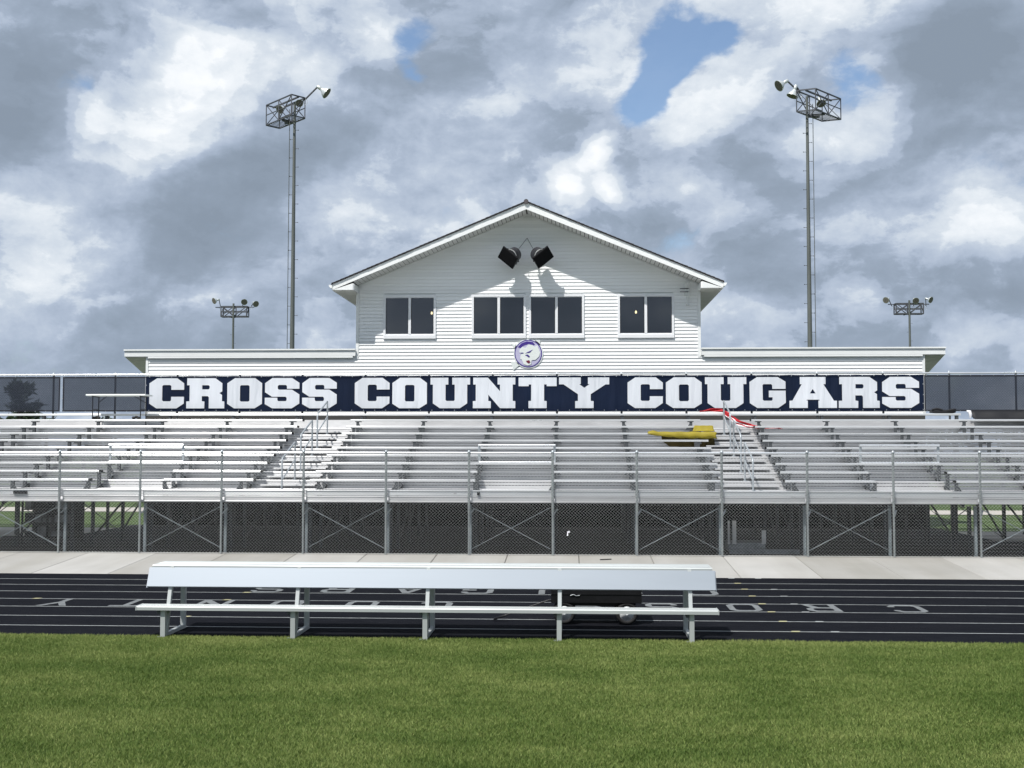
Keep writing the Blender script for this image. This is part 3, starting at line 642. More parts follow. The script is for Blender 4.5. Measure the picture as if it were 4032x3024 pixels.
# aisle handrails
for xc in (-6.755, 4.14):
    for (ka, kb) in ((0, 2), (3, 5), (6, 8)):
        ya, yb = rowY(ka) - .32, rowY(kb) - .30; za, zb = rowZ(ka) - .43, rowZ(kb) - .43
        r_ = .022
        part('handrail', MB().tube([(xc, ya, za + .02), (xc, ya, za + .86), (xc, ya + .02, za + .90), (xc, ya + .06, za + .935), (xc, yb - .08, zb + .905), (xc, yb - .02, zb + .92), (xc, yb, zb + .88), (xc, yb, zb + .02)], r_, 8).tube([(xc, ya, za + .42), (xc, yb, zb + .50)], r_ * .85, 8), 'galv', bl)
        for yy, zz in ((ya, za), (yb, zb)): part('flange', MB().tube([(xc, yy, zz + .001), (xc, yy, zz + .025)], .05, 10), 'galv', bl)

# ------------------------------------------------------------------ chain link fences
def wire_mesh(w, z0, z1, r=.0030, pitch=.0728, name='wire_mesh'):
    hp = pitch / 2; nx = int(round(w / pitch)) * 2; hp = w / nx; nz = int((z1 - z0) / hp); V = []; F = []
    for k in range(nx // 2):
        for ph in (0,):
            x0 = k * 2 * hp + hp
            pts = [(x0 + (hp * 1.04 if j % 2 else -hp * 1.04 + 0), (.003 if j % 2 else -.003), z0 + j * hp) for j in range(nz + 1)]
            o = len(V)
            for (x, y, z_) in pts: V += [(x - r, y, z_ - .3 * r), (x + r, y - .0, z_ - .3 * r), (x, y - 1.6 * r, z_ + .6 * r)]
            for j in range(nz):
                for q in range(3): F.append((o + j * 3 + q, o + j * 3 + (q + 1) % 3, o + j * 3 + 3 + (q + 1) % 3, o + j * 3 + 3 + q))
    me = bpy.data.meshes.new(name); me.from_pydata(V, [], F); me.materials.append(M['galv_wire']); me.polygons.foreach_set('use_smooth', [True] * len(F)); return me
ff = thing('chain_link_fence', 'galvanised chain link fence with round posts along the front of the bleachers', 'fence', (BC, YF, PAD))
wm = wire_mesh(S, .238, 2.455, .0034)
for i, x in enumerate(COLS):
    part('post', MB().tube([(x, YF, PAD + .004), (x, YF, 1.17)], .023, 10).tube([(x, YF, 1.16), (x, YF, 2.49)], .028, 10), 'galv_post', ff)
    part('post_cap', MB().tube([(x, YF, 2.488), (x, YF, 2.505), (x, YF, 2.53), (x, YF, 2.54)], [.038, .038, .028, .008], 10), 'galv', ff)
    part('clamp', MB().bar((x + .02, YF + .03, 1.12), (x + .10, YF + .16, 1.24), .03, .015), 'galv', ff)
    if i < len(COLS) - 1:
        part('top_rail', MB().tube([(x + .036, YF, 2.476), (COLS[i + 1] - .036, YF, 2.476)], .024, 10), 'alu_bright', ff)
        o = link('wire_mesh', wm, ff, (x, YF - .035, 0)); o['kind'] = 'stuff'
        part('tension_wire', MB().tube([(x, YF - .03, .25), (COLS[i + 1], YF - .03, .25)], .004, 4), 'galv_wire', ff)
YR = 33.9
fr_ = thing('rear_fence', 'galvanised chain link fence along the top row of the bleachers', 'fence', (BC, YR, 3.1))
wm2 = wire_mesh(S, 3.60, 4.70, .0032)
for i, x in enumerate(COLS):
    part('post', MB().tube([(x, YR + .04, 3.0), (x, YR + .04, 4.73)], .030, 10), 'galv_dark', fr_)
    part('post_cap', MB().tube([(x, YR + .04, 4.73), (x, YR + .04, 4.75), (x, YR + .04, 4.78)], [.036, .034, .008], 8), 'galv', fr_)
    if i < len(COLS) - 1:
        part('top_rail', MB().tube([(x, YR + .02, 4.712), (COLS[i + 1], YR + .02, 4.712)], .024, 10), 'alu_bright', fr_)
        if x < -12.3 or x > 7.9: pass
        o = link('wire_mesh', wm2, fr_, (x, YR + .0, 0)); o['kind'] = 'stuff'
def ties(parent, xs, zs, y, name='cable_tie'):
    t = MB().box(-.009, .009, -.008, .004, -.016, .014).mesh(name, 'galv')
    for x in xs:
        for z_ in zs: link(name, t, parent, (x + random.uniform(-.01, .01), y, z_))
for (a, b, nm, sm) in ((XL, -14.98, 'left of the vertical seam', None), (-14.90, -12.44, 'behind the folding table', None), (9.955, XR, 'right of the banner', None)):
    o = thing('windscreen', 'dark grey see-through mesh windscreen tied to the fence, %s' % nm, 'windscreen', ((a + b) / 2, YR - .02, 3.63), 'windscreens on the rear fence')
    mb = MB(); nx = 24
    for i in range(nx):
        x0, x1 = a + (b - a) * i / nx, a + (b - a) * (i + 1) / nx
        mb.add([(x0, YR - .018, 3.68), (x1, YR - .018, 3.68), (x1, YR - .018, 4.60), (x0, YR - .018, 4.60)], [(0, 1, 2, 3)])
    part('fabric', mb, 'windscreen', o)
    hm = MB(); hm.box(a, b, YR - .026, YR - .019, 4.602, 4.652); hm.box(a, b, YR - .026, YR - .019, 3.632, 3.678); part('hem', hm, 'hem', o)
    if a < -14 : part('hem', MB().box(b - .04, b, YR - .026, YR - .0192, 3.679, 4.601) if a < -15 else MB().box(a, a + .04, YR - .026, YR - .0192, 3.679, 4.601), 'hem', o)
    if b > 10: part('hem', MB().box(a, a + .03, YR - .026, YR - .0192, 3.679, 4.601), 'hem', o)
    ties(o, [a + .06 + q * .31 for q in range(int((b - a) / .31))], (4.655, 3.635), YR - .03)
    if a > -15.2 and a < -14: ties(o, [a - .04, a + .0], (4.62, 4.34, 4.02, 3.70), YR - .034)
# the long lettered banner
BX0, BX1, BZ0, BZ1 = -12.42, 9.935, 3.635, 4.662; YBN = YR - .05
bn = thing('banner', 'long navy banner with white block lettering CROSS COUNTY COUGARS along the rear fence', 'banner', (BC, YBN, BZ0))
mb = MB(); nx, nz = 120, 3
for j in range(nz + 1):
    for i in range(nx + 1):
        x = BX0 + (BX1 - BX0) * i / nx; z_ = BZ0 + (BZ1 - BZ0) * j / nz
        sag = (.006 * math.sin(i * 1.9) if j in (0, nz) else 0)
        mb.v.append((x, YBN + .004 * math.sin(x * 2.2 + j), z_ + sag))
for j in range(nz):
    for i in range(nx):
        a = j * (nx + 1) + i; mb.f.append((a, a + 1, a + nx + 2, a + nx + 1)); mb.m.append(0); mb.sm.append(True)
part('cloth', mb, 'banner_navy', bn)
hm = MB(); hm.box(BX0, BX1, YBN - .014, YBN - .008, BZ1 - .045, BZ1 - .004); hm.box(BX0, BX1, YBN - .014, YBN - .008, BZ0 + .004, BZ0 + .045); part('hem', hm, 'banner_navy', bn)
G = {
 'C': (502, 442, [[(110, 0), (402, 0), (502, 75), (502, 170), (318, 170), (318, 115), (300, 100), (205, 100), (187, 115), (187, 323), (202, 338), (300, 338), (316, 323), (316, 272), (502, 272), (500, 371), (395, 442), (105, 442), (0, 371), (0, 75)]], (0, 0)),
 'O': (503, 442, [[(110, 0), (402, 0), (503, 75), (503, 376), (397, 442), (100, 442), (0, 376), (0, 75)], [(184, 120), (200, 104), (305, 104), (322, 120), (322, 328), (307, 343), (200, 343), (184, 328)]], (0, 0)),
 'R': (552, 444, [[(653, 103), (1062, 103), (1163, 178), (1163, 297), (1122, 322), (1160, 350), (1160, 442), (1195, 445), (1195, 547), (970, 547), (970, 385), (955, 368), (868, 368), (868, 440), (907, 447), (905, 547), (643, 547), (643, 445), (690, 442), (690, 207), (653, 207)], [(872, 207), (965, 207), (980, 222), (980, 252), (965, 268), (872, 268)]], (643, 103)),
 'S': (502, 442, [[(585, 105), (872, 105), (980, 175), (980, 262), (800, 262), (798, 222), (785, 207), (680, 207), (665, 222), (665, 258), (680, 275), (872, 275), (980, 345), (980, 477), (870, 547), (585, 547), (478, 485), (478, 392), (660, 392), (662, 430), (677, 442), (780, 442), (795, 430), (795, 395), (780, 378), (580, 378), (480, 312), (480, 180)]], (478, 105)),
 'U': (577, 442, [[(350, 103), (610, 103), (610, 203), (570, 203), (570, 425), (585, 440), (690, 440), (703, 425), (703, 203), (667, 203), (667, 103), (927, 103), (927, 203), (885, 203), (885, 475), (780, 545), (487, 545), (385, 475), (385, 203), (350, 203)]], (350, 103)),
 'N': (618, 442, [[(970, 103), (1185, 103), (1360, 300), (1360, 203), (1325, 203), (1325, 103), (1583, 103), (1583, 203), (1545, 203), (1545, 440), (1583, 443), (1583, 545), (1360, 545), (1190, 350), (1190, 440), (1227, 445), (1227, 545), (965, 545), (965, 443), (1007, 440), (1007, 203), (970, 203)]], (965, 103)),
 'T': (552, 442, [[(1630, 103), (2182, 103), (2182, 228), (2037, 228), (2037, 203), (2000, 203), (2000, 438), (2037, 443), (2037, 545), (1773, 545), (1773, 443), (1812, 438), (1812, 203), (1777, 203), (1777, 228), (1630, 228)]], (1630, 103)),
 'Y': (729, 445, [[(743, 100), (1060, 100), (1060, 195), (1040, 200), (1110, 250), (1185, 200), (1163, 195), (1163, 100), (1472, 100), (1472, 202), (1418, 202), (1203, 343), (1203, 440), (1245, 443), (1245, 545), (977, 545), (977, 443), (1018, 440), (1018, 343), (808, 200), (743, 200)]], (743, 100)),
 'G': (528, 454, [[(297, 93), (600, 93), (712, 160), (712, 267), (520, 267), (518, 213), (503, 197), (392, 197), (378, 212), (380, 425), (397, 440), (508, 440), (522, 425), (522, 390), (468, 390), (468, 292), (712, 292), (715, 470), (603, 547), (300, 547), (190, 475), (187, 165)]], (187, 93)),
 'A': (688, 457, [[(920, 90), (1293, 90), (1293, 197), (1262, 197), (1412, 440), (1455, 440), (1455, 547), (1187, 547), (1187, 437), (1207, 435), (1200, 425), (1020, 425), (1012, 435), (1033, 437), (1033, 547), (767, 547), (767, 440), (810, 438), (948, 197), (920, 197)], [(1105, 268), (1148, 333), (1065, 333)]], (767, 90)),
}
LET = [('C', 588, 725), ('R', 734, 884), ('O', 895, 1032), ('S', 1043, 1179), ('S', 1190, 1326), ('C', 1397, 1534), ('O', 1545, 1681), ('U', 1695, 1851), ('N', 1862, 2029), ('T', 2042, 2192), ('Y', 2201, 2399),
       ('C', 2471, 2610), ('O', 2622, 2763), ('U', 2776, 2939), ('G', 2951, 3094), ('A', 3108, 3295), ('R', 3302, 3463), ('S', 3473, 3619)]
for ch, xa, xb in LET:
    gw, gh, loops, (ox, oy) = G[ch]
    p0, p1 = at(xa, 1550, YBN - .01).x, at(xb, 1550, YBN - .01).x; zt, zb = 4.602, 3.722
    part('letter', MB().poly(loops, lambda u, v: (p0 + (u - ox) / gw * (p1 - p0), YBN - .0165, zt + (v - oy) / gh * (zb - zt)), (0, .004, 0)), 'banner_white', bn)
ties(bn, [BX0 + .12 + q * .331 for q in range(67)], (BZ1 - .02, BZ0 + .03), YBN - .018, 'grommet')
ties(bn, [BX0 + .03, BX1 - .03], (4.4, 4.1, 3.85, 3.68), YBN - .018, 'grommet')

# ------------------------------------------------------------------ things on and under the stand
tb = thing('folding_table', 'white folding table with black legs standing on the top rows at left', 'table', (-12.85, 32.95, 3.376))
tt = MB(); tz = 4.085
pr = [(32.62, tz - .045), (32.61, tz - .02), (32.62, tz), (33.20, tz), (33.21, tz - .02), (33.20, tz - .045)]
tt.prism(pr, -13.68, -11.98); part('tabletop', tt, 'white_plastic', tb)
for x in (-13.52, -12.14):
    s = 1 if x < -13 else -1
    part('leg', MB().tube([(x, 32.72, 3.377), (x, 32.72, tz - .05)], .016, 8), 'table_leg', tb)
    part('leg', MB().tube([(x, 33.15, 3.13), (x, 33.15, tz - .05)], .016, 8), 'table_leg', tb)
    part('stretcher', MB().tube([(x, 32.72, 3.66), (x, 33.15, 3.66)], .012, 8), 'table_leg', tb)
    part('brace', MB().tube([(x, 33.13, 3.86), (x + s * .28, 33.0, tz - .05)], .012, 8), 'table_leg', tb)
    part('apron', MB().box(x - .02, x + .02, 32.68, 33.17, tz - .075, tz - .046), 'table_leg', tb)
for x, nm in ((-13.40, 'left'), (-12.26, 'right')):
    o = thing('ballast_bag', 'small dark lumpy weight at the %s legs of the white folding table' % nm, 'weight', (x, 32.82, 3.376), 'weights at the table legs')
    q = MB()
    for j in range(3): q.tube([(x - .1 + j * .07 + dx, 32.79 + .03 * (j % 2), 3.42 + .02 * (j % 2)) for dx in (-.05, -.03, .03, .05)], [.012, .042, .04, .012], 8)
    part('bag', q, 'black_tarp', o)

def cloth(name, grids, mats, parent):
    mb = MB()
    for g, mi in grids:
        r, c = len(g), len(g[0]); mb.add([p for q in g for p in q], [(i * c + j, i * c + j + 1, (i + 1) * c + j + 1, (i + 1) * c + j) for i in range(r - 1) for j in range(c - 1)], mi, True)
    o = part(name, mb, mats, parent); md = o.modifiers.new('thickness', 'SOLIDIFY'); md.thickness = .006; return o
yt = thing('yellow_tarp', 'mustard yellow tarp draped over the bench seats beside the right aisle', 'tarp', (3.0, 31.5, 2.6))
k6, k7 = 6, 7; g = []
for i in range(41):
    u = i / 40; x = 2.02 + 1.80 * u; z6 = rowZ(6); y6 = rowY(6)
    d = .05 + .075 * min(1, u * 2.2) + .016 * abs(math.sin(u * 17)) + .02 * u; 
    puff = .006 + .012 * abs(math.sin(u * 15 + 1)) + (.035 * math.exp(-((u - .08) / .05) ** 2)); bk = .26 - .10 * max(0, 1 - u * 4)
    pin = max(0, 1 - u * 9)
    g.append([(x, y6 + bk, z6 - .06), (x, y6 + bk + .01, z6 + .012), (x, y6 + .16, z6 + .012 + puff * .8), (x, y6 + .04, z6 + .012 + puff), (x, y6 - .018, z6 - .004 + puff * .3), (x - .02, y6 - .03 - .012 * math.sin(u * 23), z6 - d * .5 * (1 - .5 * pin)), (x + .01, y6 - .026 - .016 * math.sin(u * 31 + 2), z6 - d * (1 - .4 * pin))])
main = g
g2 = []
for i in range(13):                      # the end hanging from the row above
    u = i / 12; x = 3.30 + .50 * u; z7 = rowZ(7); y7 = rowY(7)
    rp = .022 * abs(math.sin(u * 9)) - .01
    g2.append([(x - .02, y7 + .2, z7 + .006), (x, y7 + .1, z7 + .012 + rp * .3), (x, y7 - .02, z7 + .006), (x - .03 + .04 * u, y7 - .05 + rp, z7 - .08), (x - .07 + .10 * u, y7 - .18 + rp, z7 - .15), (x - .09 + .10 * u, rowY(6) + .2, rowZ(6) + .05)])
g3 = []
for i in range(25):                      # the part hanging below the seat, shade put into its colour
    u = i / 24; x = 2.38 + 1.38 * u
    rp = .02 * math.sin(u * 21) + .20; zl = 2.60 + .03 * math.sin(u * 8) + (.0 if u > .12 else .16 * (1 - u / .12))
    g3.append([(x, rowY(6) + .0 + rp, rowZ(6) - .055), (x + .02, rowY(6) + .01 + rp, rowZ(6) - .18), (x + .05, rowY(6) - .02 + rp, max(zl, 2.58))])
cloth('fabric', [(main, 0), (g2, 0), (g3, 1)], ['tarp_yellow', 'tarp_shaded'], yt)
rc = thing('red_banner', 'crumpled red and white cloth banner trailing down the right aisle', 'banner', (4.3, 32.6, 3.1))
path = [(2755, 1621, 33.36, .02), (2800, 1615, 33.34, .05), (2845, 1618, 33.26, .07), (2872, 1640, 33.1, .09), (2900, 1662, 32.8, .10), (2940, 1676, 32.6, .08), (2990, 1684, 32.45, .05), (3040, 1686, 32.4, .03), (3078, 1687, 32.4, .012)]
g = []
for i in range(33):
    t = i / 32 * (len(path) - 1); a = int(min(t, len(path) - 2)); q = t - a; P = [path[a][j] * (1 - q) + path[a + 1][j] * q for j in range(4)]
    c = at(P[0], P[1], P[2]); w = P[3]
    g.append([c + Vector((.02 * math.sin(i * 1.3 + j), .035 * math.sin(i * .9 + j * 1.7), w * (1 - j / 2.5) * .9)) for j in range(6)])
cloth('fabric', [([q[0:2] for q in g], 0), ([q[1:3] for q in g], 0), ([q[2:4] for q in g[12:]], 1), ([q[2:4] for q in g[:13]], 0), ([q[3:5] for q in g], 0), ([q[4:6] for q in g[8:22]], 1)], ['red_cloth', 'white_cloth'], rc)
# black bundle and tarp at the right end of the top row
o = thing('black_bundle', 'rolled black cloth bundle lying on the top plank right of the banner', 'cloth bundle', (10.4, 33.4, 3.55))
q = MB(); q.tube([(9.95, 33.42, 3.60), (10.1, 33.40, 3.61), (10.3, 33.42, 3.60), (10.55, 33.40, 3.60), (10.66, 33.42, 3.605)], [.03, .055, .05, .055, .03], 9)
q.tube([(10.0, 33.36, 3.66), (10.15, 33.38, 3.68), (10.3, 33.37, 3.65)], [.02, .035, .02], 8); q.tube([(10.42, 33.36, 3.63), (10.58, 33.36, 3.655), (10.66, 33.37, 3.67)], [.02, .035, .02], 8); part('roll', q, 'black_tarp', o)
o = thing('black_tarp', 'black tarp sagging below the rear fence at the far right', 'tarp', (12.8, 33.4, 3.4)); g = []
for i in range(31):
    u = i / 30; x = 11.05 + 3.6 * u; rp = .02 * math.sin(u * 26)
    low = 3.30 + .02 * math.sin(u * 9) - (.13 if u > .42 else 0)
    g.append([(x, 33.60, 3.645), (x, 33.40 + rp, 3.635 + .01 * math.sin(u * 15)), (x, 33.27 + rp, 3.56), (x, 33.22 + rp, 3.45), (x, 33.1 + rp, max(low, 3.40 if u < .42 else 3.36)), (x, 32.80 if u > .42 else 33.0, 3.40), (x, 32.66 if u > .42 else 32.97, (3.37 if u > .42 else 3.36))] + ([(x, 32.65, 3.28 + .03 * math.sin(u * 31))] if u > .42 else [(x, 32.96, 3.35)]))
cloth('fabric', [(g, 0)], ['black_tarp'], o)
o = thing('white_rag', 'crumpled white rag at the end of the top plank beside the black tarp', 'rag', (10.98, 33.3, 3.5))
q = MB(); q.tube([(10.90, 33.22, 3.62), (10.97, 33.2, 3.60), (11.0, 33.2, 3.50), (10.99, 33.2, 3.42)], [.02, .05, .045, .02], 9); part('fabric', q, 'white_cloth', o)
# small dark boxes left on the toe board
for (xa, xb, y, lab) in ((53, 106, 1938, 'black plate leaning on the front toe board at far left'), (1879, 1889, 1944, 'small black plate on the front toe board near the middle')):
    a, b = at(xa, y, 26.14), at(xb, y, 26.14); o = thing('dark_plate', lab, 'plate', ((a.x + b.x) / 2, 26.14, a.z - .03))
    part('face', MB().box(a.x, b.x, 26.125, 26.143, a.z - .03, a.z + .028), 'black_plastic', o); part('edge', MB().box(a.x - .006, b.x + .006, 26.1435, 26.147, a.z - .036, a.z + .034), 'galv_dark', o)
# stored frame with pale boards under the stand
o = thing('storage_frame', 'low grey platform with three pale upright boards under the right bleachers', 'frame', (at(2940, 2170, 27.2).x, 27.2, PAD))
a, b = at(2868, 2150, 27.2), at(3014, 2185, 27.2)
part('platform', MB().box(a.x, b.x, 27.2, 27.9, PAD + .02, .44), 'rack_grey', o); part('base', MB().box(a.x, b.x + .75, 27.0, 27.15, PAD - .015, .31), 'rack_grey', o)
for xa, xb, yt_ in ((2866, 2873, 2050), (2884, 2899, 2050), (3000, 3016, 2089)):
    p, q = at(xa, yt_, 27.15), at(xb, yt_, 27.15); part('upright', MB().box(p.x, q.x, 27.155, 27.195, .42, p.z), 'wood_pale', o)
# loaded rack stored under the left end
rx0, rx1 = at(88, 2050, 28.6).x, at(285, 2050, 28.6).x
o = thing('equipment_rack', 'dark loaded equipment rack stored under the left end of the bleachers', 'rack', ((rx0 + rx1) / 2, 28.9, PAD))
for x in (rx0, (rx0 + rx1) / 2, rx1):
    for y in (28.6, 29.2): part('upright', MB().box(x - .02, x + .02, y - .02, y + .02, PAD - .02, 1.75), 'black_plastic', o)
part('back_panel', MB().box(rx0, rx1, 29.23, 29.25, .3, 1.7), 'black_plastic', o)
for z_ in (.38, .72, 1.05, 1.38):
    part('shelf', MB().box(rx0 - .01, rx1 + .01, 28.58, 29.22, z_, z_ + .025), 'black_plastic', o)
    x = rx0 + .05
    while x < rx1 - .25:
        w = random.uniform(.14, .3); h = random.uniform(.1, .24); part('stored_item', MB().box(x, x + w, 28.62, 29.0, z_ + .026, z_ + .026 + h), random.choice(['rack_grey', 'black_plastic', 'black_plastic', 'wood_pale' if w < .2 else 'rack_grey']), o); x += w + random.uniform(.02, .1)
o = thing('paper_scrap', 'small scrap of white paper caught in the front fence below the stand', 'paper', at(2237, 2100, YF - .05))
c = at(2237, 2100, YF - .05); part('sheet', MB().add([(c.x - .03, c.y, c.z - .06), (c.x + .005, c.y - .015, c.z - .05), (c.x + .0, c.y - .01, c.z + .01), (c.x + .045, c.y - .004, c.z + .02), (c.x + .03, c.y, c.z + .055), (c.x - .02, c.y - .008, c.z + .04)], [(0, 1, 2, 5), (2, 3, 4, 5)]), 'white_cloth', o)
# strip on the walk
p = atz(2385, 2205, .0555, 23.325, .078); o = tag(part('strap', MB().bar(p + Vector((-.12, -.03, .012)), p + Vector((.12, .03, .018)), .03, .016), 'black_plastic'), 'short black strap lying on the concrete walk behind the bench', 'strap')

# ------------------------------------------------------------------ players' bench
bc = thing('players_bench', 'long white aluminium players bench with backrest and top shelf at the grass edge', 'bench', (-2.0, 16.3, 0))
SX0, SX1 = -5.99, 2.0
bxs = [(at(580, 2316, 16.28).x), (at(2818, 2330, 16.28).x)]
sx0, sx1 = at(538, 2390, 15.98).x, at(2828, 2405, 15.98).x
z_s = .437
part('seat', MB().prism(plank_profile(15.97, z_s, .265, .055), sx0, sx1), 'alu_leg', bc)
for x in (sx0, sx1): part('end_cap', MB().box(x - (.012 if x == sx0 else -.0005), x + (.012 if x == sx1 else -.0005), 15.966, 16.239, z_s - .058, z_s + .003), 'alu_leg', bc)
def slanted(y0, z0, y1, z1, t=.03):                 # backrest plank profile with three faint facets
    d = Vector((y1 - y0, z1 - z0)); n = Vector((d.y, -d.x)).normalized()
    P = []
    for q, o_ in ((0, .004), (.03, .008), (.32, .004), (.335, -.004), (.35, .008), (.65, .004), (.665, -.004), (.68, .008), (.97, .003), (1, -.002)):
        p = Vector((y0, z0)) + d * q - Vector((n.x, n.y)) * o_ * -1; P.append((p.x - 2 * 0, p.y))
    a = Vector((y1, z1)) - n * t; b = Vector((y0, z0)) - n * t
    return P + [(a.x, a.y), (b.x, b.y)]
bk = part('backrest', MB().prism(slanted(16.28, .662, 16.395, .912), bxs[0], bxs[1]), 'alu_bench', bc)
for x in bxs: part('end_cap', MB().prism([(16.272, .655), (16.388, .917), (16.43, .905), (16.315, .645)], x - .012 if x == bxs[0] else x + .0005, x - .0005 if x == bxs[0] else x + .012), 'alu_bench', bk)
for i, y in enumerate((16.385, 16.645)):
    part('shelf_plank', MB().prism(plank_profile(y, .958 + .002 * i, .252, .042), bxs[0] + .03, bxs[1] - .03), 'alu_leg', bc)
LX = [-5.585, -3.79, -1.985, -.172, 1.60]
for i, x in enumerate(LX):
    part('leg', MB().box(x - .032, x + .032, 16.02, 16.085, -.01, .381), 'alu_leg', bc)
    part('back_support', MB().bar((x + .005, 16.13, .0), (x + .005, 16.40, .935), .05, .06), 'alu_leg', bc)
    part('rear_leg', MB().box(x - .032, x + .032, 16.85, 16.92, -.0, .913), 'alu_leg', bc)
    part('runner', MB().bar((x + .004, 16.09, .035), (x + .004, 16.85, .035), .05, .05), 'alu_leg', bc)
    part('seat_angle', MB().box(x - .075, x - .0335, 16.0, 16.18, .335, .381), 'galv_dark', bc)
    part('shelf_arm', MB().box(x - .025, x + .025, 16.43, 16.85, .885, .914), 'alu_leg', bc)
    part('foot_bolt', MB().tube([(x - .06, 16.03, 0), (x - .06, 16.03, .02)], .018, 6), 'galv', bc)

# ------------------------------------------------------------------ wagon
wg = thing('pull_wagon', 'black pull wagon with white wheel rims behind the bench on the track', 'wagon', (.35, 17.75, trackz(17.7)))
gz = trackz(17.55) + .004; wr = .165
w0, w1 = at(2170, 2350, 17.5).x, at(2526, 2350, 17.5).x
bed = MB(); bz0, bz1 = .335, .60
bed.box(w0, w1, 17.45, 18.1, bz0, bz0 + .02); bed.box(w0, w1, 17.45, 17.47, bz0 + .0205, bz1); bed.box(w0, w1, 18.08, 18.1, bz0 + .0205, bz1); bed.box(w0, w0 + .02, 17.4705, 18.0795, bz0 + .0205, bz1); bed.box(w1 - .02, w1, 17.4705, 18.0795, bz0 + .0205, bz1)
part('bed', bed, 'wagon_black', wg)
part('bed_rail', MB().box(w0 - .006, w1 + .006, 17.44, 17.449, .455, .47), 'wagon_black', wg)
part('hinge', MB().tube([(w0 + .28, 17.438, .44), (w0 + .33, 17.436, .455), (w0 + .37, 17.438, .435), (w0 + .42, 17.438, .445)], .006, 5), 'galv', wg)
part('undercarriage', MB().box(w0 + .08, w1 - .08, 17.6, 17.95, .27, bz0 - .001), 'wagon_black', wg)
for xc in (at(2222, 2420, 17.5).x, at(2468, 2420, 17.5).x):
    for y, s in ((17.5, -1), (18.0, 1)):
        ty = MB(); n = 28; prof = [(wr - .055, -.04), (wr - .02, -.045), (wr, -.025), (wr, .025), (wr - .02, .045), (wr - .055, .04)]
        vs = [(xc + r_ * math.cos(2 * math.pi * i / n), y + o_, gz + wr + r_ * math.sin(2 * math.pi * i / n)) for i in range(n) for r_, o_ in prof]; m6 = len(prof)
        ty.add(vs, [(i * m6 + j, ((i + 1) % n) * m6 + j, ((i + 1) % n) * m6 + (j + 1) % m6, i * m6 + (j + 1) % m6) for i in range(n) for j in range(m6)], 0, True)
        wh = part('wheel', ty, 'rubber', wg)
        rm_ = MB(); c0 = Vector((xc, y, gz + wr)); f_ = Vector((0, s, 0))
        rm_.tube([c0 - f_ * .02, c0 + f_ * .030, c0 + f_ * .036, c0 + f_ * .022], [wr - .056, wr - .056, wr - .066, wr - .072], 24)
        rm_.tube([c0 + f_ * .02, c0 + f_ * .05], .022, 12); part('rim', rm_, 'rim_white', wh)
        for q in range(5):
            a = q * 1.2566 + .3; part('rim_hole', MB().tube([c0 + Vector((.058 * math.cos(a), s * .0222, .058 * math.sin(a))), c0 + Vector((.058 * math.cos(a), s * .024, .058 * math.sin(a)))], .013, 8), 'rubber', wh)
    part('axle', MB().tube([(xc, 17.5, gz + wr), (xc, 18.0, gz + wr)], .014, 8).box(xc - .03, xc + .03, 17.6, 17.95, gz + wr, .272), 'wagon_black', wg)
h0, h1 = Vector((w0 - .02, 17.75, .34)), atz(1945, 2446, .01, 16.2) + Vector((0, 0, .03))
part('handle', MB().tube([h0 + Vector((.12, 0, -.02)), h0, h0.lerp(h1, .12), h0.lerp(h1, .8)], .011, 6).tube([h0.lerp(h1, .78) + Vector((0, .05, 0)), h1 + Vector((0, .055, 0)), h1 - Vector((0, .055, 0)), h0.lerp(h1, .78) - Vector((0, .05, 0))], .012, 6), 'wagon_black', wg)

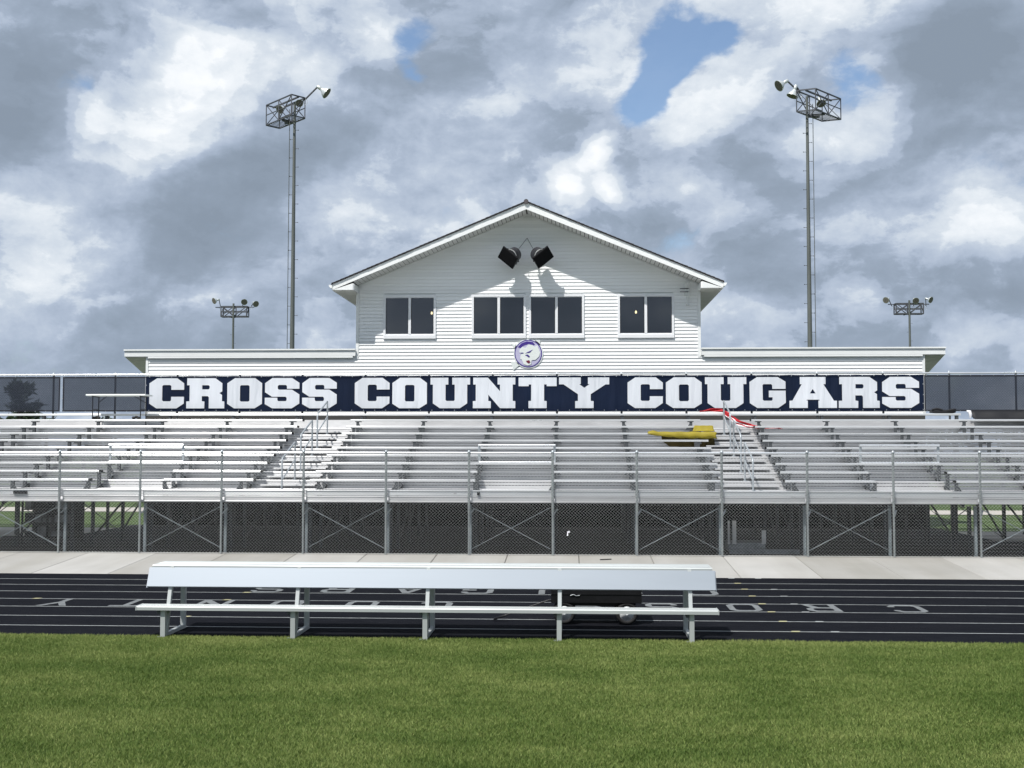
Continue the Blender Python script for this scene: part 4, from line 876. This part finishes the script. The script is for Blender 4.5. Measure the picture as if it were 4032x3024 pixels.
# ------------------------------------------------------------------ floodlight towers
def flood(parent, c, aim, size=.30):
    c = Vector(c); aim = Vector(aim).normalized(); p = MB()
    p.tube([c - aim * size * .95, c - aim * size * .8, c - aim * size * .55, c - aim * size * .15, c + aim * size * .25, c + aim * size * .36], [size * .18, size * .34, size * .42, size * .78, size * .98, size * 1.0], 18)
    o = part('floodlight', p, 'lamp_alu', parent)
    part('lens', MB().tube([c + aim * size * .362, c + aim * size * .38], size * .9, 18), 'lamp_glass', o)
    b = c - aim * size * 1.25; p = MB(); p.tube([c - aim * size * .8, c - aim * size * 1.0, c - aim * size * 1.7, c - aim * size * 1.8], [size * .2, size * .3, size * .3, size * .16], 10); part('ballast', p, 'lamp_alu', o)
def tower(label, X, Y, ztop, corner, lv, sv, zc0, zc1, r0, r1, lamps, cable=None, ext=0.0, peg=.47, bar=.045):
    o = thing('floodlight_tower', label, 'floodlight tower', (X, Y, .1), 'floodlight towers behind the stand')
    part('pole', MB().tube([(X, Y, -.1), (X, Y, ztop)], [r0, r1], 14), 'pole_steel', o)
    z_ = 2.6; s = 1; pg = MB().tube([(0, 0, 0), (.13, 0, 0)], .012, 5).tube([(.13, 0, 0), (.155, 0, 0)], .026, 6).mesh('step_peg', 'cage_steel')
    pg2 = MB().tube([(0, 0, 0), (-.13, 0, 0)], .012, 5).tube([(-.13, 0, 0), (-.155, 0, 0)], .026, 6).mesh('step_peg', 'cage_steel')
    while z_ < zc0 - .3:
        rr = r0 + (r1 - r0) * z_ / ztop; link('step_peg', pg if s > 0 else pg2, o, (X + s * rr * .9, Y - .02, z_)); z_ += peg; s = -s
    n, l, t = Vector((*corner, 0)), Vector((*lv, 0)), Vector((*sv, 0)); B = [n, n + l, n + l + t, n + t]
    up = lambda p, z: Vector((p.x, p.y, z)); cg = MB()
    for i in range(4):
        a, b = B[i], B[(i + 1) % 4]
        for zz in (zc0, zc1): part('cage_rail', MB().bar(up(a, zz), up(b, zz), bar + .01), 'cage_steel', o)
        part('cage_post', MB().bar(up(a, zc0), up(a, zc1), bar), 'cage_steel', o)
    for a, b in ((B[0], B[1]), (B[3], B[2])):
        m_ = (a + b) / 2; zm = (zc0 + zc1) / 2
        part('cage_post', MB().bar(up(m_, zc0), up(m_, zc1), bar), 'cage_steel', o); part('cage_rail', MB().bar(up(a, zm), up(b, zm), bar * .8), 'cage_steel', o)
        for p, q in ((up(a, zc1), up(m_, zc0)), (up(b, zc1), up(m_, zc0)), (up(a, zc0), up(m_, zc1))): part('cage_brace', MB().bar(p, q, bar * .75), 'cage_steel', o)
    for a, b in ((B[0], B[3]), (B[1], B[2])): part('cage_brace', MB().bar(up(a, zc0), up(b, zc1), bar * .75), 'cage_steel', o)
    gr = MB()
    for i in range(13):
        q = i / 12; gr.bar(up(B[0] + l * q, zc0 - .01), up(B[3] + l * q, zc0 - .01), .012, .03)
    part('cage_floor', gr, 'cage_steel', o)
    part('floor_beam', MB().bar(up(B[0] + l * .36, zc0 - .05), up(B[3] + l * .36, zc0 - .05), .09).bar(Vector((X, Y, zc0 - .1)), up((B[0] + B[2]) / 2, zc0 - .06), .12), 'cage_steel', o)
    part('lamp_arm', MB().bar(up(B[0] + l + l.normalized() * ext + t * .5, zc1 - .04), up(B[0] - l.normalized() * (ext + .02) + t * .5, zc1 - .04), .07), 'cage_steel', o)
    for c, aim, arm, sz_ in lamps:
        flood(o, c, aim, sz_)
        if arm is not None: part('lamp_arm', MB().bar(arm, Vector(c) - Vector(aim).normalized() * sz_ * 1.6, .06), 'cage_steel', o); part('cable', MB().tube([Vector(arm) + Vector((.1 * math.cos(a), 0, -.14 + .14 * math.sin(a))) for a in [q * .52 for q in range(13)]], .008, 4), 'lamp_alu', o)
    if cable: part('conduit', MB().tube([(X + cable, Y - .05, .2), (X + cable, Y - .05, zc0 + .5)], .018, 6), 'pole_steel', o)
    return o
# near left
NL = at(1148, 372, 57.5); z1 = NL.z; z0_ = z1 - 1.04
arm = at(1203, 390, 58.1)
tower('tall dark steel floodlight tower with caged platform, rising left of the gable', -13.97, 58.3, z1 - .15, (NL.x, NL.y), (-1.74, 1.80), (.54, .62), z0_, z1, .150, .064,
      [(at(1281, 363, 57.8), (.80, -.02, -.62), arm, .30), (at(1105, 430, 59), (-.3, -.8, -.5), None, .22), (at(1178, 405, 58.2), (.3, -.8, -.55), None, .2)], -.24)
NR = at(3210.6, 348.6, 57.5); z1 = NR.z
tower('tall dark steel floodlight tower with caged platform, rising right of the gable', 11.66, 58.3, z1 - .15, (NR.x, NR.y), (1.62, 1.80), (-.86, .30), z1 - 1.04, z1, .150, .064,
      [(at(3072, 335, 57.6), (-.80, -.30, -.55), at(3150, 366, 58.3), .29), (at(3122, 372, 58.0), (-.35, -.05, -.95), at(3150, 362, 58.3), .29), (at(3232, 404, 58.8), (.1, -.6, -.8), None, .24)], .27)
for x, pts, lab, rr in ((920, ((869, 1203), (970, 1209)), 'far floodlight tower with flat cage and three lamps above the left wing', ((846, 1184, -.6), (962, 1188, .2), (1006, 1196, .6))),
                        (3580, ((3530, 1196), (3637, 1192)), 'far floodlight tower with flat cage and three lamps above the right wing', ((3490, 1181, -.6), (3605, 1183, .0), (3662, 1180, .6)))):
    Y = 108.; a, b = at(*pts[0], Y), at(*pts[1], Y); zt = (a.z + b.z) / 2
    tower(lab, at(x, 1250, Y).x, Y - .1, zt + .25, (a.x, Y + .1), (b.x - a.x, 0), (0, .75), zt - .92, zt, .13, .09,
          [(at(px_, py_, Y), (sx_, -.75, -.35), (at(px_ + (22 if sx_ < -.1 else -16 if sx_ > .4 else -8), 1206, Y + .45)), .30) for px_, py_, sx_ in rr], None, bar=.085, peg=.8, ext=.62)

# ------------------------------------------------------------------ trees beyond
def tree(label, X, Y, h, w, conifer=True, n=2600, leaf=.22, name='evergreen_tree', mat='needles', group='trees beyond the stand'):
    o = thing(name, label, 'tree', (X, Y, .1), group)
    tk = MB().tube([(X, Y, 0), (X + .05, Y, h * .5), (X, Y, h * .9)], [w * .06, w * .045, .02], 8)
    for i in range(14):
        a = random.uniform(0, 6.28); zz = h * random.uniform(.15, .8); l = w * .45 * (1 - zz / h * .8); tk.tube([(X, Y, zz), (X + math.cos(a) * l, Y + math.sin(a) * l, zz + l * (.35 if conifer else .7))], [.05, .015], 5)
    part('trunk', tk, 'bark', o); q = MB()
    tips = []
    for i in range(70):
        zz = h * random.uniform(.08, .93); a = random.uniform(0, 6.28); R = (w / 2) * ((1 - zz / h) ** .7 if conifer else math.sqrt(max(.05, 1 - ((zz / h - .55) / .5) ** 2))) * random.uniform(.35, 1.12)
        tips.append((Vector((X, Y, zz * .96)), Vector((X + math.cos(a) * R, Y + math.sin(a) * R, zz + R * random.uniform(.15, .55)))))
    for i in range(n):
        a, b = random.choice(tips); t = random.uniform(.25, 1.05); c = a.lerp(b, t) + Vector([random.gauss(0, w * .025) for _ in range(3)])
        d = ((b - a).normalized() + Vector([random.gauss(0, .5) for _ in range(3)])).normalized(); s = d.cross(Vector([random.gauss(0, 1) for _ in range(3)])).normalized(); L_ = leaf * random.uniform(.6, 1.3)
        q.add([c - s * L_ * .22, c + s * L_ * .22, c + d * L_], [(0, 1, 2)])
    part('crown', q, mat, o); return o
p = at(80, 1600, 70); tree('dark evergreen tree behind the windscreen at the far left', p.x, 70, 6.9, 5.2, True, 5200, .30)
for i, (x, Y, top) in enumerate(((20, 130, 1632), (110, 150, 1640), (395, 140, 1636), (3990, 150, 1640), (3700, 120, 1700))):
    c = at(x, top, Y); tree(['broad hedge tree on the skyline behind the top row at far left', 'small skyline tree behind the top row left of the folding table', 'small skyline tree seen between the legs of the folding table', 'skyline tree behind the black tarp at far right', 'low skyline tree behind the right end of the stand'][i], c.x, Y, c.z, 7 if i != 2 else 4.5, False, 900, .5, 'broadleaf_tree', 'leaves_far')
# low block wall seen under the left end of the stand
a, b = at(450, 1990, 52), at(640, 1990, 52)
o = thing('garden_wall', 'low grey block wall beyond the path under the left bleachers', 'wall', ((a.x + b.x) / 2, 52, .1))
for j in range(6):
    for i in range(8):
        w = (b.x - a.x) / 8; x = a.x + w * (i + (.5 if j % 2 else 0)); part('block', MB().box(x + .006, x + w - .006, 52, 52.3, .05 + j * .2 + .006, .05 + (j + 1) * .2 - .002), 'rack_grey', o)

# ------------------------------------------------------------------ grass blades
def grass():
    n = 1300000
    Y = 8.6 + (16.20 - 8.6) * rng.random(n) ** .9; X = (rng.random(n) - .5) * (0.92 * Y + 7.5) - .0505 * Y
    keep = Y < 16.165 + .018 * np.sin(X * 3.1) + .012 * np.sin(X * 11.7) + .014 * rng.standard_normal(n); X, Y = X[keep], Y[keep]; n = len(X)
    edge = np.clip((Y - 15.9) / .3, 0, 1); strip = np.clip((Y - 15.0) / .9, 0, 1)
    clump = np.sin(X * 2.3 + 1.7 * np.sin(Y * 1.9)) * np.sin(Y * 3.1 + 1.3 * np.sin(X * 1.7))
    h = (.019 + .016 * rng.random(n) + .004 * clump) * (1 + .25 * edge * rng.random(n)); wd = .0027 + .0023 * rng.random(n)
    a = rng.random(n) * 2 * np.pi; ln = (.3 + .9 * rng.random(n)) * h; b = rng.random(n) * 2 * np.pi
    V = np.zeros((n, 3, 3), np.float32)
    V[:, 0, 0] = X - wd * np.cos(a); V[:, 0, 1] = Y - wd * np.sin(a); V[:, 1, 0] = X + wd * np.cos(a); V[:, 1, 1] = Y + wd * np.sin(a)
    V[:, 2, 0] = X + ln * np.cos(b); V[:, 2, 1] = Y + ln * np.sin(b); V[:, 2, 2] = h
    me = bpy.data.meshes.new('grass'); me.vertices.add(n * 3); me.vertices.foreach_set('co', V.ravel()); me.loops.add(n * 3); me.loops.foreach_set('vertex_index', np.arange(n * 3, dtype=np.int32))
    me.polygons.add(n); me.polygons.foreach_set('loop_start', np.arange(0, n * 3, 3, dtype=np.int32)); me.polygons.foreach_set('loop_total', np.full(n, 3, np.int32))
    t = np.clip(rng.normal(.42, .28, n) + .15 * edge + .22 * strip, 0, 1.2).astype(np.float32); at_ = me.attributes.new('tone', 'FLOAT', 'FACE'); at_.data.foreach_set('value', t)
    me.update(calc_edges=True); me.materials.append(M['grass_blade'])
    o = link('grass', me); o['kind'] = 'stuff'; o['label'] = 'mown green field grass in front of the bench'; o['category'] = 'grass'
grass()
scene.cycles.use_denoising = True; scene.cycles.max_bounces = 6; scene.cycles.transparent_max_bounces = 12
